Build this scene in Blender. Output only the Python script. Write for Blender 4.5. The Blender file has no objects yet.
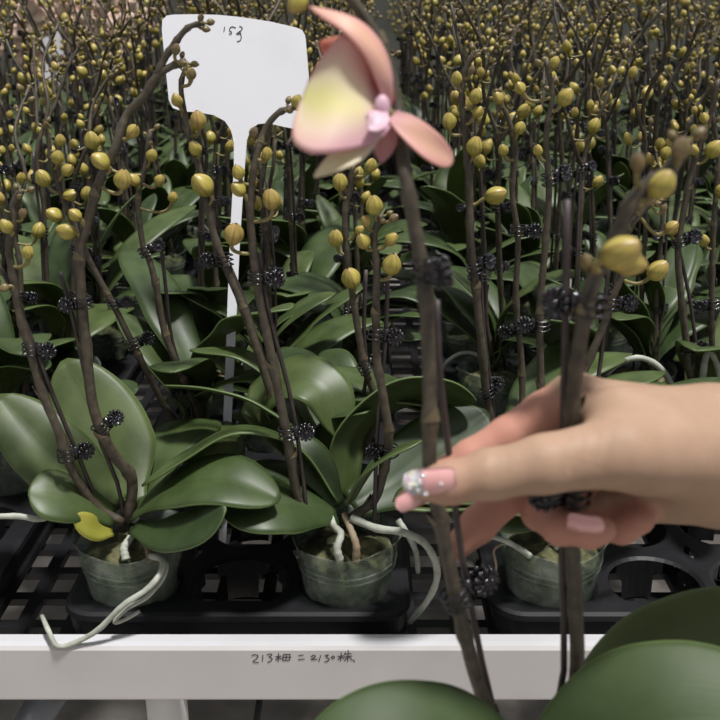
import bpy, math, random
import numpy as np
from mathutils import Vector, Matrix

scene = bpy.context.scene
COL = scene.collection
R = math.radians
V = Vector
ZB = 0.70                      # height of the bench mesh above the floor
HC = ZB + 0.5026               # camera height
F = 950.0
PITCH = R(20)
CP, SP = math.cos(PITCH), math.sin(PITCH)


def U(px, py, Y):
    """the point of the place seen at a pixel of the photograph, at distance Y along the floor"""
    v = (py - 360) / F
    dy, dz = CP - v * SP, -SP - v * CP
    t = Y / dy
    return V(((px - 360) / F * t, Y, HC + t * dz))


def P3(pts):
    return [U(*p) for p in pts]


# ------------------------------------------------------------------ materials
def new_mat(name):
    m = bpy.data.materials.new(name)
    m.use_nodes = True
    nt = m.node_tree
    nt.nodes.clear()
    out = nt.nodes.new('ShaderNodeOutputMaterial')
    return m, nt, out


def nd(nt, kind, **kw):
    n = nt.nodes.new(kind)
    for k, v in kw.items():
        if k.startswith('_'):
            setattr(n, k[1:], v)
        else:
            n.inputs[k.replace('_', ' ')].default_value = v
    return n


def ramp(nt, fac, stops):
    r = nt.nodes.new('ShaderNodeValToRGB')
    e = r.color_ramp.elements
    while len(e) < len(stops):
        e.new(0.5)
    for el, (p, c) in zip(e, stops):
        el.position = p
        el.color = (*c, 1) if len(c) == 3 else c
    nt.links.new(fac, r.inputs[0])
    return r.outputs[0]


def mathn(nt, op, a, b=None):
    n = nt.nodes.new('ShaderNodeMath')
    n.operation = op
    for i, x in enumerate((a, b)):
        if x is None:
            continue
        if isinstance(x, (int, float)):
            n.inputs[i].default_value = x
        else:
            nt.links.new(x, n.inputs[i])
    return n.outputs[0]


def mixc(nt, fac, a, b, mode='MIX'):
    n = nt.nodes.new('ShaderNodeMix')
    n.data_type = 'RGBA'
    n.blend_type = mode
    for i, x in ((0, fac), (6, a), (7, b)):
        if isinstance(x, (int, float)):
            n.inputs[i].default_value = x
        elif isinstance(x, tuple):
            n.inputs[i].default_value = (*x, 1)
        else:
            nt.links.new(x, n.inputs[i])
    return n.outputs[2]


def noise(nt, scale, detail=4, coord='Object', rough=.55, stretch=None):
    tc = nt.nodes.new('ShaderNodeTexCoord')
    n = nd(nt, 'ShaderNodeTexNoise', Scale=scale, Detail=detail, Roughness=rough)
    if stretch:
        mp = nt.nodes.new('ShaderNodeMapping')
        mp.inputs['Scale'].default_value = stretch
        nt.links.new(tc.outputs[coord], mp.inputs[0])
        nt.links.new(mp.outputs[0], n.inputs[0])
    else:
        nt.links.new(tc.outputs[coord], n.inputs[0])
    return n.outputs[0]


def bump(nt, h, strength, dist=.001):
    b = nd(nt, 'ShaderNodeBump', Strength=strength, Distance=dist)
    nt.links.new(h, b.inputs['Height'])
    return b.outputs[0]


def simple(name, stops, scale=20, rough=.5, metal=0., bmp=0., bdist=.001, coat=0., stretch=None, spec=.5, coord='Object'):
    m, nt, out = new_mat(name)
    b = nd(nt, 'ShaderNodeBsdfPrincipled', Roughness=rough, Metallic=metal)
    b.inputs['Coat Weight'].default_value = coat
    b.inputs['Specular IOR Level'].default_value = spec
    nz = noise(nt, scale, 5, stretch=stretch, coord=coord)
    nt.links.new(ramp(nt, nz, stops), b.inputs['Base Color'])
    if bmp:
        nt.links.new(bump(nt, nz, bmp, bdist), b.inputs['Normal'])
    nt.links.new(b.outputs[0], out.inputs[0])
    return m


def leaf_material(name, dark, light, trans=.14, rough=.44):
    m, nt, out = new_mat(name)
    b = nd(nt, 'ShaderNodeBsdfPrincipled', Roughness=rough)
    b.inputs['Specular IOR Level'].default_value = .45
    uv = nt.nodes.new('ShaderNodeUVMap')
    sep = nt.nodes.new('ShaderNodeSeparateXYZ')
    nt.links.new(uv.outputs[0], sep.inputs[0])
    nz = noise(nt, 28, 4)
    c = ramp(nt, nz, [(.28, dark), (.66, light)])
    oi = nt.nodes.new('ShaderNodeObjectInfo')
    hs = nt.nodes.new('ShaderNodeHueSaturation')
    nt.links.new(mathn(nt, 'ADD', mathn(nt, 'MULTIPLY', oi.outputs['Random'], .6), .7), hs.inputs['Value'])
    nt.links.new(mathn(nt, 'ADD', mathn(nt, 'MULTIPLY', oi.outputs['Random'], -.03), .512), hs.inputs['Hue'])
    nt.links.new(c, hs.inputs['Color'])
    d = mathn(nt, 'ABSOLUTE', mathn(nt, 'SUBTRACT', sep.outputs[0], .5))
    mid = ramp(nt, d, [(0, (1, 1, 1)), (.02, (0, 0, 0))])
    edge = ramp(nt, d, [(.485, (0, 0, 0)), (.5, (1, 1, 1))])
    c2 = mixc(nt, mathn(nt, 'MULTIPLY', mid, .25), hs.outputs[0], tuple(x * .55 for x in dark))
    c2 = mixc(nt, mathn(nt, 'MULTIPLY', edge, .6), c2, tuple(min(1, x * 2.2) for x in light))  # bright highlight along the leaf rim, painted into the colour
    nt.links.new(c2, b.inputs['Base Color'])
    # fine veins that run along the leaf
    wv = nd(nt, 'ShaderNodeTexNoise', Scale=1.0, Detail=3)
    mp = nt.nodes.new('ShaderNodeMapping')
    mp.inputs['Scale'].default_value = (70, 2.5, 1)
    nt.links.new(uv.outputs[0], mp.inputs[0])
    nt.links.new(mp.outputs[0], wv.inputs[0])
    nt.links.new(bump(nt, wv.outputs[0], .16, .0005), b.inputs['Normal'])
    t = nt.nodes.new('ShaderNodeBsdfTranslucent')
    nt.links.new(mixc(nt, 1.0, c2, (1.6, 2.2, .7), 'MULTIPLY'), t.inputs[0])
    mx = nd(nt, 'ShaderNodeMixShader', Fac=trans)
    nt.links.new(b.outputs[0], mx.inputs[1])
    nt.links.new(t.outputs[0], mx.inputs[2])
    nt.links.new(mx.outputs[0], out.inputs[0])
    return m


M = {}
M['leaf'] = leaf_material('orchid leaf', (.025, .044, .011), (.062, .094, .030))
M['leaf_held'] = leaf_material('held orchid leaf', (.042, .068, .018), (.066, .098, .032), .08, .58)
M['leaf_under'] = leaf_material('orchid leaf underside', (.048, .070, .016), (.072, .10, .028))
M['leaf_yellow'] = leaf_material('yellowing leaf', (.22, .24, .03), (.32, .28, .05))
M['spike'] = simple('spike', [(.3, (.034, .026, .018)), (.7, (.088, .072, .048))], 160, .55, bmp=.3, bdist=.0006)
M['bract'] = simple('bract', [(.3, (.10, .08, .045)), (.7, (.20, .155, .09))], 200, .7)
M['pedicel'] = simple('pedicel', [(.3, (.14, .115, .035)), (.7, (.24, .20, .075))], 120, .5)
M['stake'] = simple('stake', [(.3, (.028, .020, .020)), (.7, (.058, .042, .042))], 90, .42)
M['clip'] = simple('clip plastic', [(.3, (.006, .005, .007)), (.7, (.014, .012, .016))], 60, .16, spec=.6)
M['moss'] = simple('moss', [(.30, (.008, .009, .004)), (.46, (.035, .038, .014)), (.60, (.10, .095, .04)), (.75, (.24, .21, .11))], 75, .9, bmp=.9, bdist=.006)
M['root'] = simple('root', [(.3, (.22, .235, .19)), (.7, (.42, .43, .37))], 90, .6, bmp=.4, bdist=.001)
M['root_brown'] = simple('dry root', [(.3, (.14, .10, .06)), (.7, (.27, .21, .14))], 90, .7)
M['black'] = simple('black plastic', [(.3, (.004, .004, .005)), (.7, (.011, .011, .013))], 35, .5, bmp=.15, spec=.3)
M['rail'] = simple('painted rail', [(.3, (.49, .465, .46)), (.6, (.56, .535, .53)), (.75, (.50, .50, .535))], 7, .42, stretch=(1, 1, 1))
M['rail_gloss'] = simple('rail lip', [(.3, (.42, .415, .43)), (.7, (.50, .495, .515))], 6, .3)
M['pipe_white'] = simple('white pipe', [(.3, (.78, .76, .74)), (.7, (.84, .82, .80))], 12, .4)
M['pipe_grey'] = simple('grey pipe', [(.3, (.20, .21, .23)), (.7, (.29, .30, .32))], 14, .45, metal=.3)
M['ink'] = simple('marker ink', [(.3, (.012, .012, .016)), (.7, (.03, .03, .036))], 50, .6)
M['sign'] = simple('sign plastic', [(.25, (.72, .72, .77)), (.5, (.80, .80, .845)), (.8, (.82, .82, .86))], 11, .45)
M['concrete'] = simple('concrete', [(.25, (.22, .195, .175)), (.5, (.33, .30, .27)), (.78, (.43, .40, .365))], 9, .85, bmp=.3, bdist=.004)
M['wall'] = simple('greenhouse wall', [(.3, (.05, .055, .045)), (.7, (.10, .105, .085))], 3, .8)
M['post'] = simple('white post', [(.3, (.66, .66, .70)), (.7, (.76, .76, .80))], 5, .5)
M['tag'] = simple('white tag', [(.3, (.70, .70, .70)), (.7, (.78, .78, .78))], 5, .5)


def bud_material(name, stops, blush, green):
    m, nt, out = new_mat(name)
    b = nd(nt, 'ShaderNodeBsdfPrincipled', Roughness=.42)
    uv = nt.nodes.new('ShaderNodeUVMap')
    sep = nt.nodes.new('ShaderNodeSeparateXYZ')
    nt.links.new(uv.outputs[0], sep.inputs[0])
    base = ramp(nt, sep.outputs[1], stops)
    nz = noise(nt, 150, 3)
    base = mixc(nt, mathn(nt, 'MULTIPLY', nz, .42), base, blush)
    mp = nt.nodes.new('ShaderNodeMapping')
    mp.inputs['Scale'].default_value = (16, 1.4, 1)
    nt.links.new(uv.outputs[0], mp.inputs[0])
    st = nd(nt, 'ShaderNodeTexNoise', Scale=1.0, Detail=2)
    nt.links.new(mp.outputs[0], st.inputs[0])
    base = mixc(nt, ramp(nt, st.outputs[0], [(.42, (0, 0, 0)), (.66, (.75, .75, .75))]), base, green)
    oi = nt.nodes.new('ShaderNodeObjectInfo')
    base = mixc(nt, mathn(nt, 'MULTIPLY', mathn(nt, 'POWER', oi.outputs['Random'], 4), .35), base, blush)
    fr = mathn(nt, 'FRACT', mathn(nt, 'MULTIPLY', sep.outputs[0], 3))
    d = mathn(nt, 'ABSOLUTE', mathn(nt, 'SUBTRACT', fr, .5))
    seam = ramp(nt, d, [(0, (1, 1, 1)), (.04, (.45, .45, .45)), (.11, (0, 0, 0))])
    base = mixc(nt, mathn(nt, 'MULTIPLY', seam, .75), base, (.16, .075, .025))
    nt.links.new(base, b.inputs['Base Color'])
    b.inputs['Subsurface Weight'].default_value = .0
    nt.links.new(b.outputs[0], out.inputs[0])
    return m


M['bud'] = bud_material('bud', [(0, (.20, .20, .025)), (.4, (.38, .34, .055)), (.8, (.46, .39, .085)), (1, (.40, .27, .09))], (.34, .17, .085), (.20, .20, .025))
M['bud_small'] = bud_material('tip bud', [(0, (.13, .11, .035)), (.6, (.20, .16, .06)), (1, (.16, .10, .06))], (.13, .07, .05), (.09, .085, .03))


def pot_material():
    m, nt, out = new_mat('clear pot plastic')
    b = nd(nt, 'ShaderNodeBsdfPrincipled', Roughness=.22)
    nz = noise(nt, 40, 5)
    nt.links.new(ramp(nt, nz, [(.3, (.26, .30, .24)), (.7, (.50, .53, .47))]), b.inputs['Base Color'])
    t = nt.nodes.new('ShaderNodeBsdfTransparent')
    t.inputs[0].default_value = (.84, .9, .86, 1)
    mx = nt.nodes.new('ShaderNodeMixShader')
    nt.links.new(ramp(nt, nz, [(.34, (.10,) * 3), (.7, (.36,) * 3)]), mx.inputs[0])
    nt.links.new(t.outputs[0], mx.inputs[1])
    nt.links.new(b.outputs[0], mx.inputs[2])
    nt.links.new(mx.outputs[0], out.inputs[0])
    return m


M['pot'] = pot_material()


def petal_material(name, center, mid, edge, basec, cv=.6, dvs=1.2, low=None):
    """colour of the petal itself: base, heart and margin"""
    m, nt, out = new_mat(name)
    b = nd(nt, 'ShaderNodeBsdfPrincipled', Roughness=.5)
    uv = nt.nodes.new('ShaderNodeUVMap')
    sep = nt.nodes.new('ShaderNodeSeparateXYZ')
    nt.links.new(uv.outputs[0], sep.inputs[0])
    du = mathn(nt, 'MULTIPLY', mathn(nt, 'SUBTRACT', sep.outputs[0], .45), 1.75)
    dv = mathn(nt, 'MULTIPLY', mathn(nt, 'SUBTRACT', sep.outputs[1], cv), dvs)
    d = mathn(nt, 'SQRT', mathn(nt, 'ADD', mathn(nt, 'POWER', du, 2), mathn(nt, 'POWER', dv, 2)))
    d = mathn(nt, 'ADD', d, mathn(nt, 'MULTIPLY', mathn(nt, 'SUBTRACT', noise(nt, 60, 3), .5), .18))
    c = ramp(nt, d, [(.10, center), (.45, mid), (.80, edge)])
    bb = ramp(nt, sep.outputs[1], [(.0, (1, 1, 1)), (.38, (0, 0, 0))])
    c = mixc(nt, bb, c, basec)
    if low:
        fx = ramp(nt, sep.outputs[0], [(.08, (.9, .9, .9)), (.46, (0, 0, 0))])
        fv = ramp(nt, sep.outputs[1], [(.35, (1, 1, 1)), (.92, (.1, .1, .1))])
        c = mixc(nt, mathn(nt, 'MULTIPLY', fx, fv), c, low)
    nt.links.new(c, b.inputs['Base Color'])
    t = nt.nodes.new('ShaderNodeBsdfTranslucent')
    nt.links.new(c, t.inputs[0])
    mx = nd(nt, 'ShaderNodeMixShader', Fac=.3)
    nt.links.new(b.outputs[0], mx.inputs[1])
    nt.links.new(t.outputs[0], mx.inputs[2])
    nt.links.new(mx.outputs[0], out.inputs[0])
    return m


M['petal'] = petal_material('petal', (.86, .80, .38), (.88, .77, .55), (.80, .47, .42), (.74, .47, .57), .85, .62, (.72, .42, .50))
M['petal_shaded'] = petal_material('petal shaded', (.62, .16, .11), (.64, .19, .14), (.72, .28, .2), (.5, .12, .1))  # shade on the far petal's inner side, put into its colour as dark red
M['sepal'] = petal_material('sepal', (.80, .50, .36), (.78, .46, .36), (.74, .40, .35), (.70, .40, .42))
M['sepal_cream'] = petal_material('sepal cream', (.84, .78, .52), (.82, .74, .50), (.76, .66, .48), (.76, .58, .54))
M['sepal_mauve'] = petal_material('sepal mauve', (.60, .30, .28), (.58, .28, .28), (.56, .26, .28), (.58, .30, .36))
M['lip'] = simple('lip', [(.3, (.56, .34, .42)), (.7, (.66, .46, .53))], 200, .5)
M['far_petal'] = simple('far petals', [(.3, (.70, .42, .36)), (.7, (.80, .66, .50))], 60, .6)


def skin_material():
    m, nt, out = new_mat('skin')
    b = nd(nt, 'ShaderNodeBsdfPrincipled', Roughness=.56)
    b.inputs['Specular IOR Level'].default_value = .25
    at = nt.nodes.new('ShaderNodeAttribute')
    at.attribute_name = 'pink'
    nz = noise(nt, 55, 4)
    c = ramp(nt, nz, [(.3, (.335, .215, .145)), (.7, (.39, .255, .178))])
    c = mixc(nt, mathn(nt, 'MULTIPLY', at.outputs['Fac'], .85), c, (.48, .22, .165))
    nt.links.new(c, b.inputs['Base Color'])
    b.inputs['Subsurface Weight'].default_value = .12
    b.inputs['Subsurface Radius'].default_value = (.006, .0025, .0012)
    fine = noise(nt, 260, 4, stretch=(1.0, 1, .35))
    nt.links.new(bump(nt, fine, .35, .0005), b.inputs['Normal'])
    nt.links.new(b.outputs[0], out.inputs[0])
    return m


M['skin'] = skin_material()
M['nail'] = simple('pink nail', [(.3, (.60, .30, .29)), (.7, (.66, .36, .35))], 90, .14, coat=.6)


def glitter():
    m, nt, out = new_mat('glitter')
    b = nd(nt, 'ShaderNodeBsdfPrincipled', Roughness=.18, Metallic=.55)
    tc = nt.nodes.new('ShaderNodeTexCoord')
    vo = nd(nt, 'ShaderNodeTexVoronoi', Scale=1100)
    nt.links.new(tc.outputs['Object'], vo.inputs[0])
    nt.links.new(mixc(nt, .35, (.72, .66, .66), vo.outputs['Color']), b.inputs['Base Color'])
    nt.links.new(bump(nt, vo.outputs['Distance'], 1, .001), b.inputs['Normal'])
    nt.links.new(b.outputs[0], out.inputs[0])
    return m


M['glitter'] = glitter()
M['stone'] = simple('rhinestone', [(.3, (.8, .8, .82)), (.7, (.9, .9, .92))], 300, .05, metal=.6)


# ------------------------------------------------------------------ geometry
class Geo:
    def __init__(s):
        s.v, s.f, s.m, s.uv = [], [], [], []

    def add(s, o, mat=None, moff=0):
        b = len(s.v)
        s.v += [mat @ p for p in o.v] if mat is not None else o.v
        s.f += [tuple(i + b for i in f) for f in o.f]
        s.m += [i + moff for i in o.m]
        s.uv += o.uv
        return s


def grid_faces(g, nu, nv, b, mi=0, closed_u=False, flip=False, uvf=None):
    """quads over a grid of nv rings with nu points"""
    cu = nu if closed_u else nu - 1
    for j in range(nv - 1):
        for i in range(cu):
            i2 = (i + 1) % nu
            q = (b + j * nu + i, b + j * nu + i2, b + (j + 1) * nu + i2, b + (j + 1) * nu + i)
            u0, u1 = i / cu, (i + 1) / cu
            v0, v1 = j / (nv - 1), (j + 1) / (nv - 1)
            t = ((u0, v0), (u1, v0), (u1, v1), (u0, v1))
            if flip:
                q, t = q[::-1], t[::-1]
            g.f.append(q)
            g.m.append(mi)
            g.uv.append(t)


def catmull(pts, n):
    pts = [V(p) for p in pts]
    if len(pts) == 2:
        return [pts[0].lerp(pts[1], i / n) for i in range(n + 1)]
    P = [pts[0] * 2 - pts[1]] + pts + [pts[-1] * 2 - pts[-2]]
    k = len(pts) - 1
    out = []
    for s in range(n + 1):
        x = s / n * k
        i = min(int(x), k - 1)
        t = x - i
        a, b, c, d = P[i:i + 4]
        out.append(.5 * ((2 * b) + (c - a) * t + (2 * a - 5 * b + 4 * c - d) * t * t + (3 * b - a - 3 * c + d) * t ** 3))
    return out


def tube(pts, rad, seg=8, mi=0, g=None, cap=True):
    g = g or Geo()
    n = len(pts)
    rs = rad if isinstance(rad, (list, tuple)) else [rad] * n
    b = len(g.v)
    T = (pts[1] - pts[0]).normalized()
    N = T.orthogonal().normalized()
    for k in range(n):
        t2 = (pts[min(k + 1, n - 1)] - pts[max(k - 1, 0)])
        t2 = t2.normalized() if t2.length > 1e-9 else T
        N = (N - t2 * N.dot(t2))
        N = N.normalized() if N.length > 1e-9 else t2.orthogonal().normalized()
        B = t2.cross(N)
        T = t2
        for i in range(seg):
            a = 2 * math.pi * i / seg
            g.v.append(pts[k] + (N * math.cos(a) + B * math.sin(a)) * rs[k])
    grid_faces(g, seg, n, b, mi, True)
    if cap:
        for k, rev in ((0, True), (n - 1, False)):
            q = tuple(b + k * seg + i for i in range(seg))
            q = q[::-1] if rev else q
            g.f.append(q)
            g.m.append(mi)
            g.uv.append(tuple((.5, 0) for _ in q))
    return g


def lathe(prof, seg=32, mi=0, g=None, o=V((0, 0, 0)), wob=None):
    g = g or Geo()
    b = len(g.v)
    for (r, z) in prof:
        for i in range(seg):
            a = 2 * math.pi * i / seg
            rr, zz = (r, z) if wob is None else wob(r, z, a)
            g.v.append(o + V((rr * math.cos(a), rr * math.sin(a), zz)))
    grid_faces(g, seg, len(prof), b, mi, True)
    return g


def box(lo, hi, g=None, mi=0):
    g = g or Geo()
    b = len(g.v)
    for z in (lo[2], hi[2]):
        g.v += [V((lo[0], lo[1], z)), V((hi[0], lo[1], z)), V((hi[0], hi[1], z)), V((lo[0], hi[1], z))]
    for q in ((3, 2, 1, 0), (4, 5, 6, 7), (0, 1, 5, 4), (1, 2, 6, 5), (2, 3, 7, 6), (3, 0, 4, 7)):
        g.f.append(tuple(b + i for i in q))
        g.m.append(mi)
        g.uv.append(((0, 0), (1, 0), (1, 1), (0, 1)))
    return g


def ball(c, r, g=None, mi=0, nu=10, nv=7, ax=None):
    g = g or Geo()
    b = len(g.v)
    for j in range(nv):
        th = math.pi * (j + .02) / (nv - 1 + .04)
        for i in range(nu):
            a = 2 * math.pi * i / nu
            p = V((math.sin(th) * math.cos(a) * r, math.sin(th) * math.sin(a) * r, math.cos(th) * r))
            g.v.append(V(c) + (ax @ p if ax is not None else p))
    grid_faces(g, nu, nv, b, mi, True, flip=True)
    return g


def mesh_of(name, g, mats, origin=V((0, 0, 0)), smooth=True):
    me = bpy.data.meshes.new(name)
    me.from_pydata([tuple(p - origin) for p in g.v], [], g.f)
    for m in mats:
        me.materials.append(M[m])
    me.polygons.foreach_set('material_index', g.m)
    me.polygons.foreach_set('use_smooth', [smooth] * len(g.f))
    uv = me.uv_layers.new(name='UVMap')
    flat = [c for t in g.uv for q in t for c in q]
    uv.data.foreach_set('uv', flat)
    me.update()
    return me


def link(name, me, parent=None, mat=None):
    o = bpy.data.objects.new(name, me)
    COL.objects.link(o)
    if parent is not None:
        o.parent = parent
    if mat is not None:
        o.matrix_local = mat
    return o


def origin_of(o):
    p = V((0, 0, 0))
    while o is not None:
        p += o.location
        o = o.parent
    return p


def part(name, g, mats, parent, smooth=True, label=None):
    o = link(name, mesh_of(name, g, mats, origin_of(parent), smooth), parent)
    if label:
        o['label'] = label
    return o


def tag(o, label, cat, group=None, kind=None):
    o['label'] = label
    o['category'] = cat
    if group:
        o['group'] = group
    if kind:
        o['kind'] = kind
    return o


def empty(name, loc, label, cat, group=None):
    o = bpy.data.objects.new(name, None)
    o.empty_display_size = .03
    COL.objects.link(o)
    o.location = loc
    return tag(o, label, cat, group)


def kids(o):
    return [c for c in bpy.data.objects if c.parent == o]


KID = {}


def remember(o):
    """the tree under a thing, read once before it is copied"""
    def rec(x, every):
        KID[x.name] = every.get(x.name, [])
        for c in KID[x.name]:
            rec(c, every)
    every = {}
    for c in bpy.data.objects:
        if c.parent is not None:
            every.setdefault(c.parent.name, []).append(c)
    rec(o, every)


def copy_tree(o, parent=None):
    c = o.copy()
    COL.objects.link(c)
    if parent is not None:
        c.parent = parent
    for ch in KID[o.name]:
        copy_tree(ch, c)
    return c


# ------------------------------------------------------------------ leaves, spikes, buds
def leaf_geo(spine, width, hint, nu=9, nv=18, fold=.16, droop=.10, thick=.0016, tipround=.42, base=.42, wave=0., seed=0):
    """a strap-shaped fleshy leaf along a spine; hint is the way its upper side faces"""
    pts = catmull(spine, nv)
    g = Geo()
    H = V(hint).normalized()
    rows = []
    rg = random.Random(seed)
    ph = rg.uniform(0, 6)
    for k, p in enumerate(pts):
        t = k / nv
        T = (pts[min(k + 1, nv)] - pts[max(k - 1, 0)]).normalized()
        S = T.cross(H)
        S = S.normalized() if S.length > 1e-6 else V((1, 0, 0))
        N = S.cross(T).normalized()
        s = min(1, t / .5)
        w = base + (1 - base) * s * s * (3 - 2 * s)
        e = (t - (1 - tipround)) / tipround
        if e > 0:
            w *= max(.02, (1 - e ** 2.2)) ** .62
        w *= width / 2
        row = []
        for i in range(nu):
            u = i / (nu - 1) * 2 - 1
            a = abs(u)
            z = w * (fold * a * 1.4 - droop * a ** 2.4 * 2.4) * (1 - .3 * t)
            z += wave * width * math.sin(5 * t + ph) * u
            row.append((p + S * (u * w) + N * z, N))
        rows.append(row)
    b = 0
    for row in rows:
        for i, (p, N) in enumerate(row):
            g.v.append(p + N * (thick * .5))
    grid_faces(g, nu, nv + 1, 0, 0)
    b2 = len(g.v)
    for row in rows:
        for i, (p, N) in enumerate(row):
            g.v.append(p - N * (thick * .5))
    grid_faces(g, nu, nv + 1, b2, 1, flip=True)
    ring = [k * nu for k in range(nv + 1)] + [nv * nu + i for i in range(1, nu)] + [k * nu + nu - 1 for k in range(nv - 1, -1, -1)] + [i for i in range(nu - 2, 0, -1)]
    for i in range(len(ring)):
        a, c = ring[i], ring[(i + 1) % len(ring)]
        g.f.append((c, a, a + b2, c + b2)[::-1])
        g.m.append(0)
        g.uv.append(((0, .5),) * 4)
    return g


def petal_geo(spine, width, hint, nu=11, nv=16, cup=.25, neck=.25, peak=.55, thick=.0009, tip=.8, fan=False):
    g = Geo()
    pts = catmull(spine, nv)
    H = V(hint).normalized()
    rows = []
    for k, p in enumerate(pts):
        t = k / nv
        T = (pts[min(k + 1, nv)] - pts[max(k - 1, 0)]).normalized()
        S = T.cross(H).normalized()
        N = S.cross(T).normalized()
        if t < peak:
            s = t / peak
            w = neck + (1 - neck) * (math.sin(s * math.pi / 2) if not fan else s * (1.25 - .25 * s))
        else:
            s = (t - peak) / (1 - peak)
            w = max(.03, 1 - s ** 2) ** tip
        w *= width / 2
        rows.append([(p + S * (u * w) + N * (cup * w * (u * u) + .04 * w * math.sin(7 * t + 3 * u)), N) for u in [i / (nu - 1) * 2 - 1 for i in range(nu)]])
    for sgn, fl in ((.5, False), (-.5, True)):
        b = len(g.v)
        for row in rows:
            for p, N in row:
                g.v.append(p + N * thick * sgn)
        grid_faces(g, nu, nv + 1, b, 0, flip=fl)
    b2 = nu * (nv + 1)
    ring = [k * nu for k in range(nv + 1)] + [nv * nu + i for i in range(1, nu)] + [k * nu + nu - 1 for k in range(nv - 1, -1, -1)] + [i for i in range(nu - 2, 0, -1)]
    for i in range(len(ring)):
        a, c = ring[i], ring[(i + 1) % len(ring)]
        g.f.append((a, c, c + b2, a + b2))
        g.m.append(0)
        g.uv.append(((0, .5),) * 4)
    return g


def bud_geo(attach, base, axis, L, r, ped=.0013, nu=18, nv=12, spin=0., out=None):
    """slot 0 bud, slot 1 its curved stalk"""
    g = Geo()
    axis = V(axis).normalized()
    attach, base = V(attach), V(base)
    d = (base - attach).length
    if d > 1e-4 and ped > 0:
        c1 = attach + (V(out).normalized() if out is not None else (base - attach).normalized()) * d * .5
        c2 = base - axis * d * .45
        pts = []
        for i in range(9):
            t = i / 8
            pts.append(attach * (1 - t) ** 3 + c1 * 3 * t * (1 - t) ** 2 + c2 * 3 * t * t * (1 - t) + base * t ** 3)
        pts.append(base + axis * r * .25)
        tube(pts, [ped * (1.25 if i == 0 else 1 + .35 * (i / 9) ** 3) for i in range(10)], 7, 1, g)
    q = axis.to_track_quat('Z', 'Y')
    b = len(g.v)
    for j in range(nv):
        t = j / (nv - 1)
        tt = .012 + t * .976
        rr = r * math.sin(math.pi * tt ** .93) ** .60 * (1 - .13 * tt)
        for i in range(nu):
            a = 2 * math.pi * i / nu
            lob = 1 + .10 * math.cos(3 * (a + math.pi)) * math.sin(math.pi * tt)
            g.v.append(base + q @ V((rr * lob * math.cos(a + spin), rr * lob * math.sin(a + spin), L * tt)))
    grid_faces(g, nu, nv, b, 0, True)
    return g


def spike_geo(path, r0, r1, rg, n=46, bracts=True, nodes=7, mi=0, g=None):
    pts = catmull(path, n)
    nodeset = [int((k + .7) / nodes * n) for k in range(nodes)]
    rad = []
    for k in range(n + 1):
        t = k / n
        r = r0 + (r1 - r0) * t ** 1.3
        if any(abs(k - q) <= 0 for q in nodeset):
            r *= 1.28
        rad.append(r)
    g = tube(pts, rad, 9, mi, g)
    if bracts:
        for j, q in enumerate(nodeset[:-1]):
            T = (pts[min(q + 1, n)] - pts[max(q - 1, 0)]).normalized()
            N = T.orthogonal().normalized()
            N = Matrix.Rotation(rg.uniform(0, 6.28), 3, T) @ N
            B = T.cross(N)
            r = rad[q] * 1.02
            b = len(g.v)
            for s in (-1, -.5, 0, .5, 1):
                a = s * 1.25
                g.v.append(pts[q] + (N * math.cos(a) + B * math.sin(a)) * r * 1.05)
            h = .0085 * (1 - .4 * q / n)
            for s in (-.25, 0, .25):
                a = s * 1.2
                g.v.append(pts[q] + T * h * (1 - abs(s)) + (N * math.cos(a) + B * math.sin(a)) * r * 1.22)
            for tri in ((0, 1, 5), (1, 2, 6, 5), (2, 3, 7, 6), (3, 4, 7)):
                g.f.append(tuple(b + i for i in tri))
                g.m.append(mi + 1)
                g.uv.append(tuple((.5, .5) for _ in tri))
    return g, pts, rad


def clip_geo():
    """small black claw clip: looped prongs round the stem (local Z) and two scalloped grips on the +X side"""
    g = Geo()
    for z in (-.0046, .0, .0046):
        pts = []
        for i in range(19):
            a = R(35) + R(290) * i / 18
            pts.append(V((.0078 * math.cos(a) - .0006, .0062 * math.sin(a), z + .0006 * math.sin(3 * a))))
        tube(pts, .00085, 6, 0, g)
    box((.0052, -.0024, -.0058), (.0098, .0024, .0062), g)
    for s in (-1, 1):
        c = V((.0165, s * .0026, .0))
        rot = Matrix.Rotation(s * R(-14), 3, 'Z')
        n = 11
        for i in range(n):
            a = 2 * math.pi * i / n
            ball(c + rot @ V((.0066 * math.cos(a), 0, .0066 * math.sin(a))), .00165, g, 0, 7, 5)
            tube([c + rot @ V((.0016 * math.cos(a), 0, .0016 * math.sin(a))), c + rot @ V((.0064 * math.cos(a), 0, .0064 * math.sin(a)))], .0008, 5, 0, g)
        ball(c, .0024, g, 0, 9, 6)
        b = len(g.v)
        for yy in (-.0004, .0004):
            for i in range(22):
                a = 2 * math.pi * i / 22
                g.v.append(c + rot @ V((.0062 * math.cos(a), yy, .0062 * math.sin(a))))
        for i in range(22):
            i2 = (i + 1) % 22
            g.f.append((b + i, b + i2, b + 22 + i2, b + 22 + i))
            g.m.append(0)
            g.uv.append(((0, 0),) * 4)
        g.f += [tuple(b + i for i in range(22)), tuple(b + 22 + i for i in range(21, -1, -1))]
        g.m += [0, 0]
        g.uv += [((0, 0),) * 22] * 2
    return g


CLIP = clip_geo()
CLIP_ME = mesh_of('clip', CLIP, ['clip'])


def frame(p, T, az=0., scale=1.):
    q = V(T).normalized().to_track_quat('Z', 'Y')
    # keep local X pointing at a chosen compass angle as nearly as the stem allows
    want = V((math.cos(az), math.sin(az), 0))
    x = (want - V(T).normalized() * want.dot(V(T).normalized())).normalized()
    z = V(T).normalized()
    y = z.cross(x)
    m = Matrix((x, y, z)).transposed().to_4x4()
    return Matrix.Translation(p) @ m @ Matrix.Scale(scale, 4)


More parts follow.
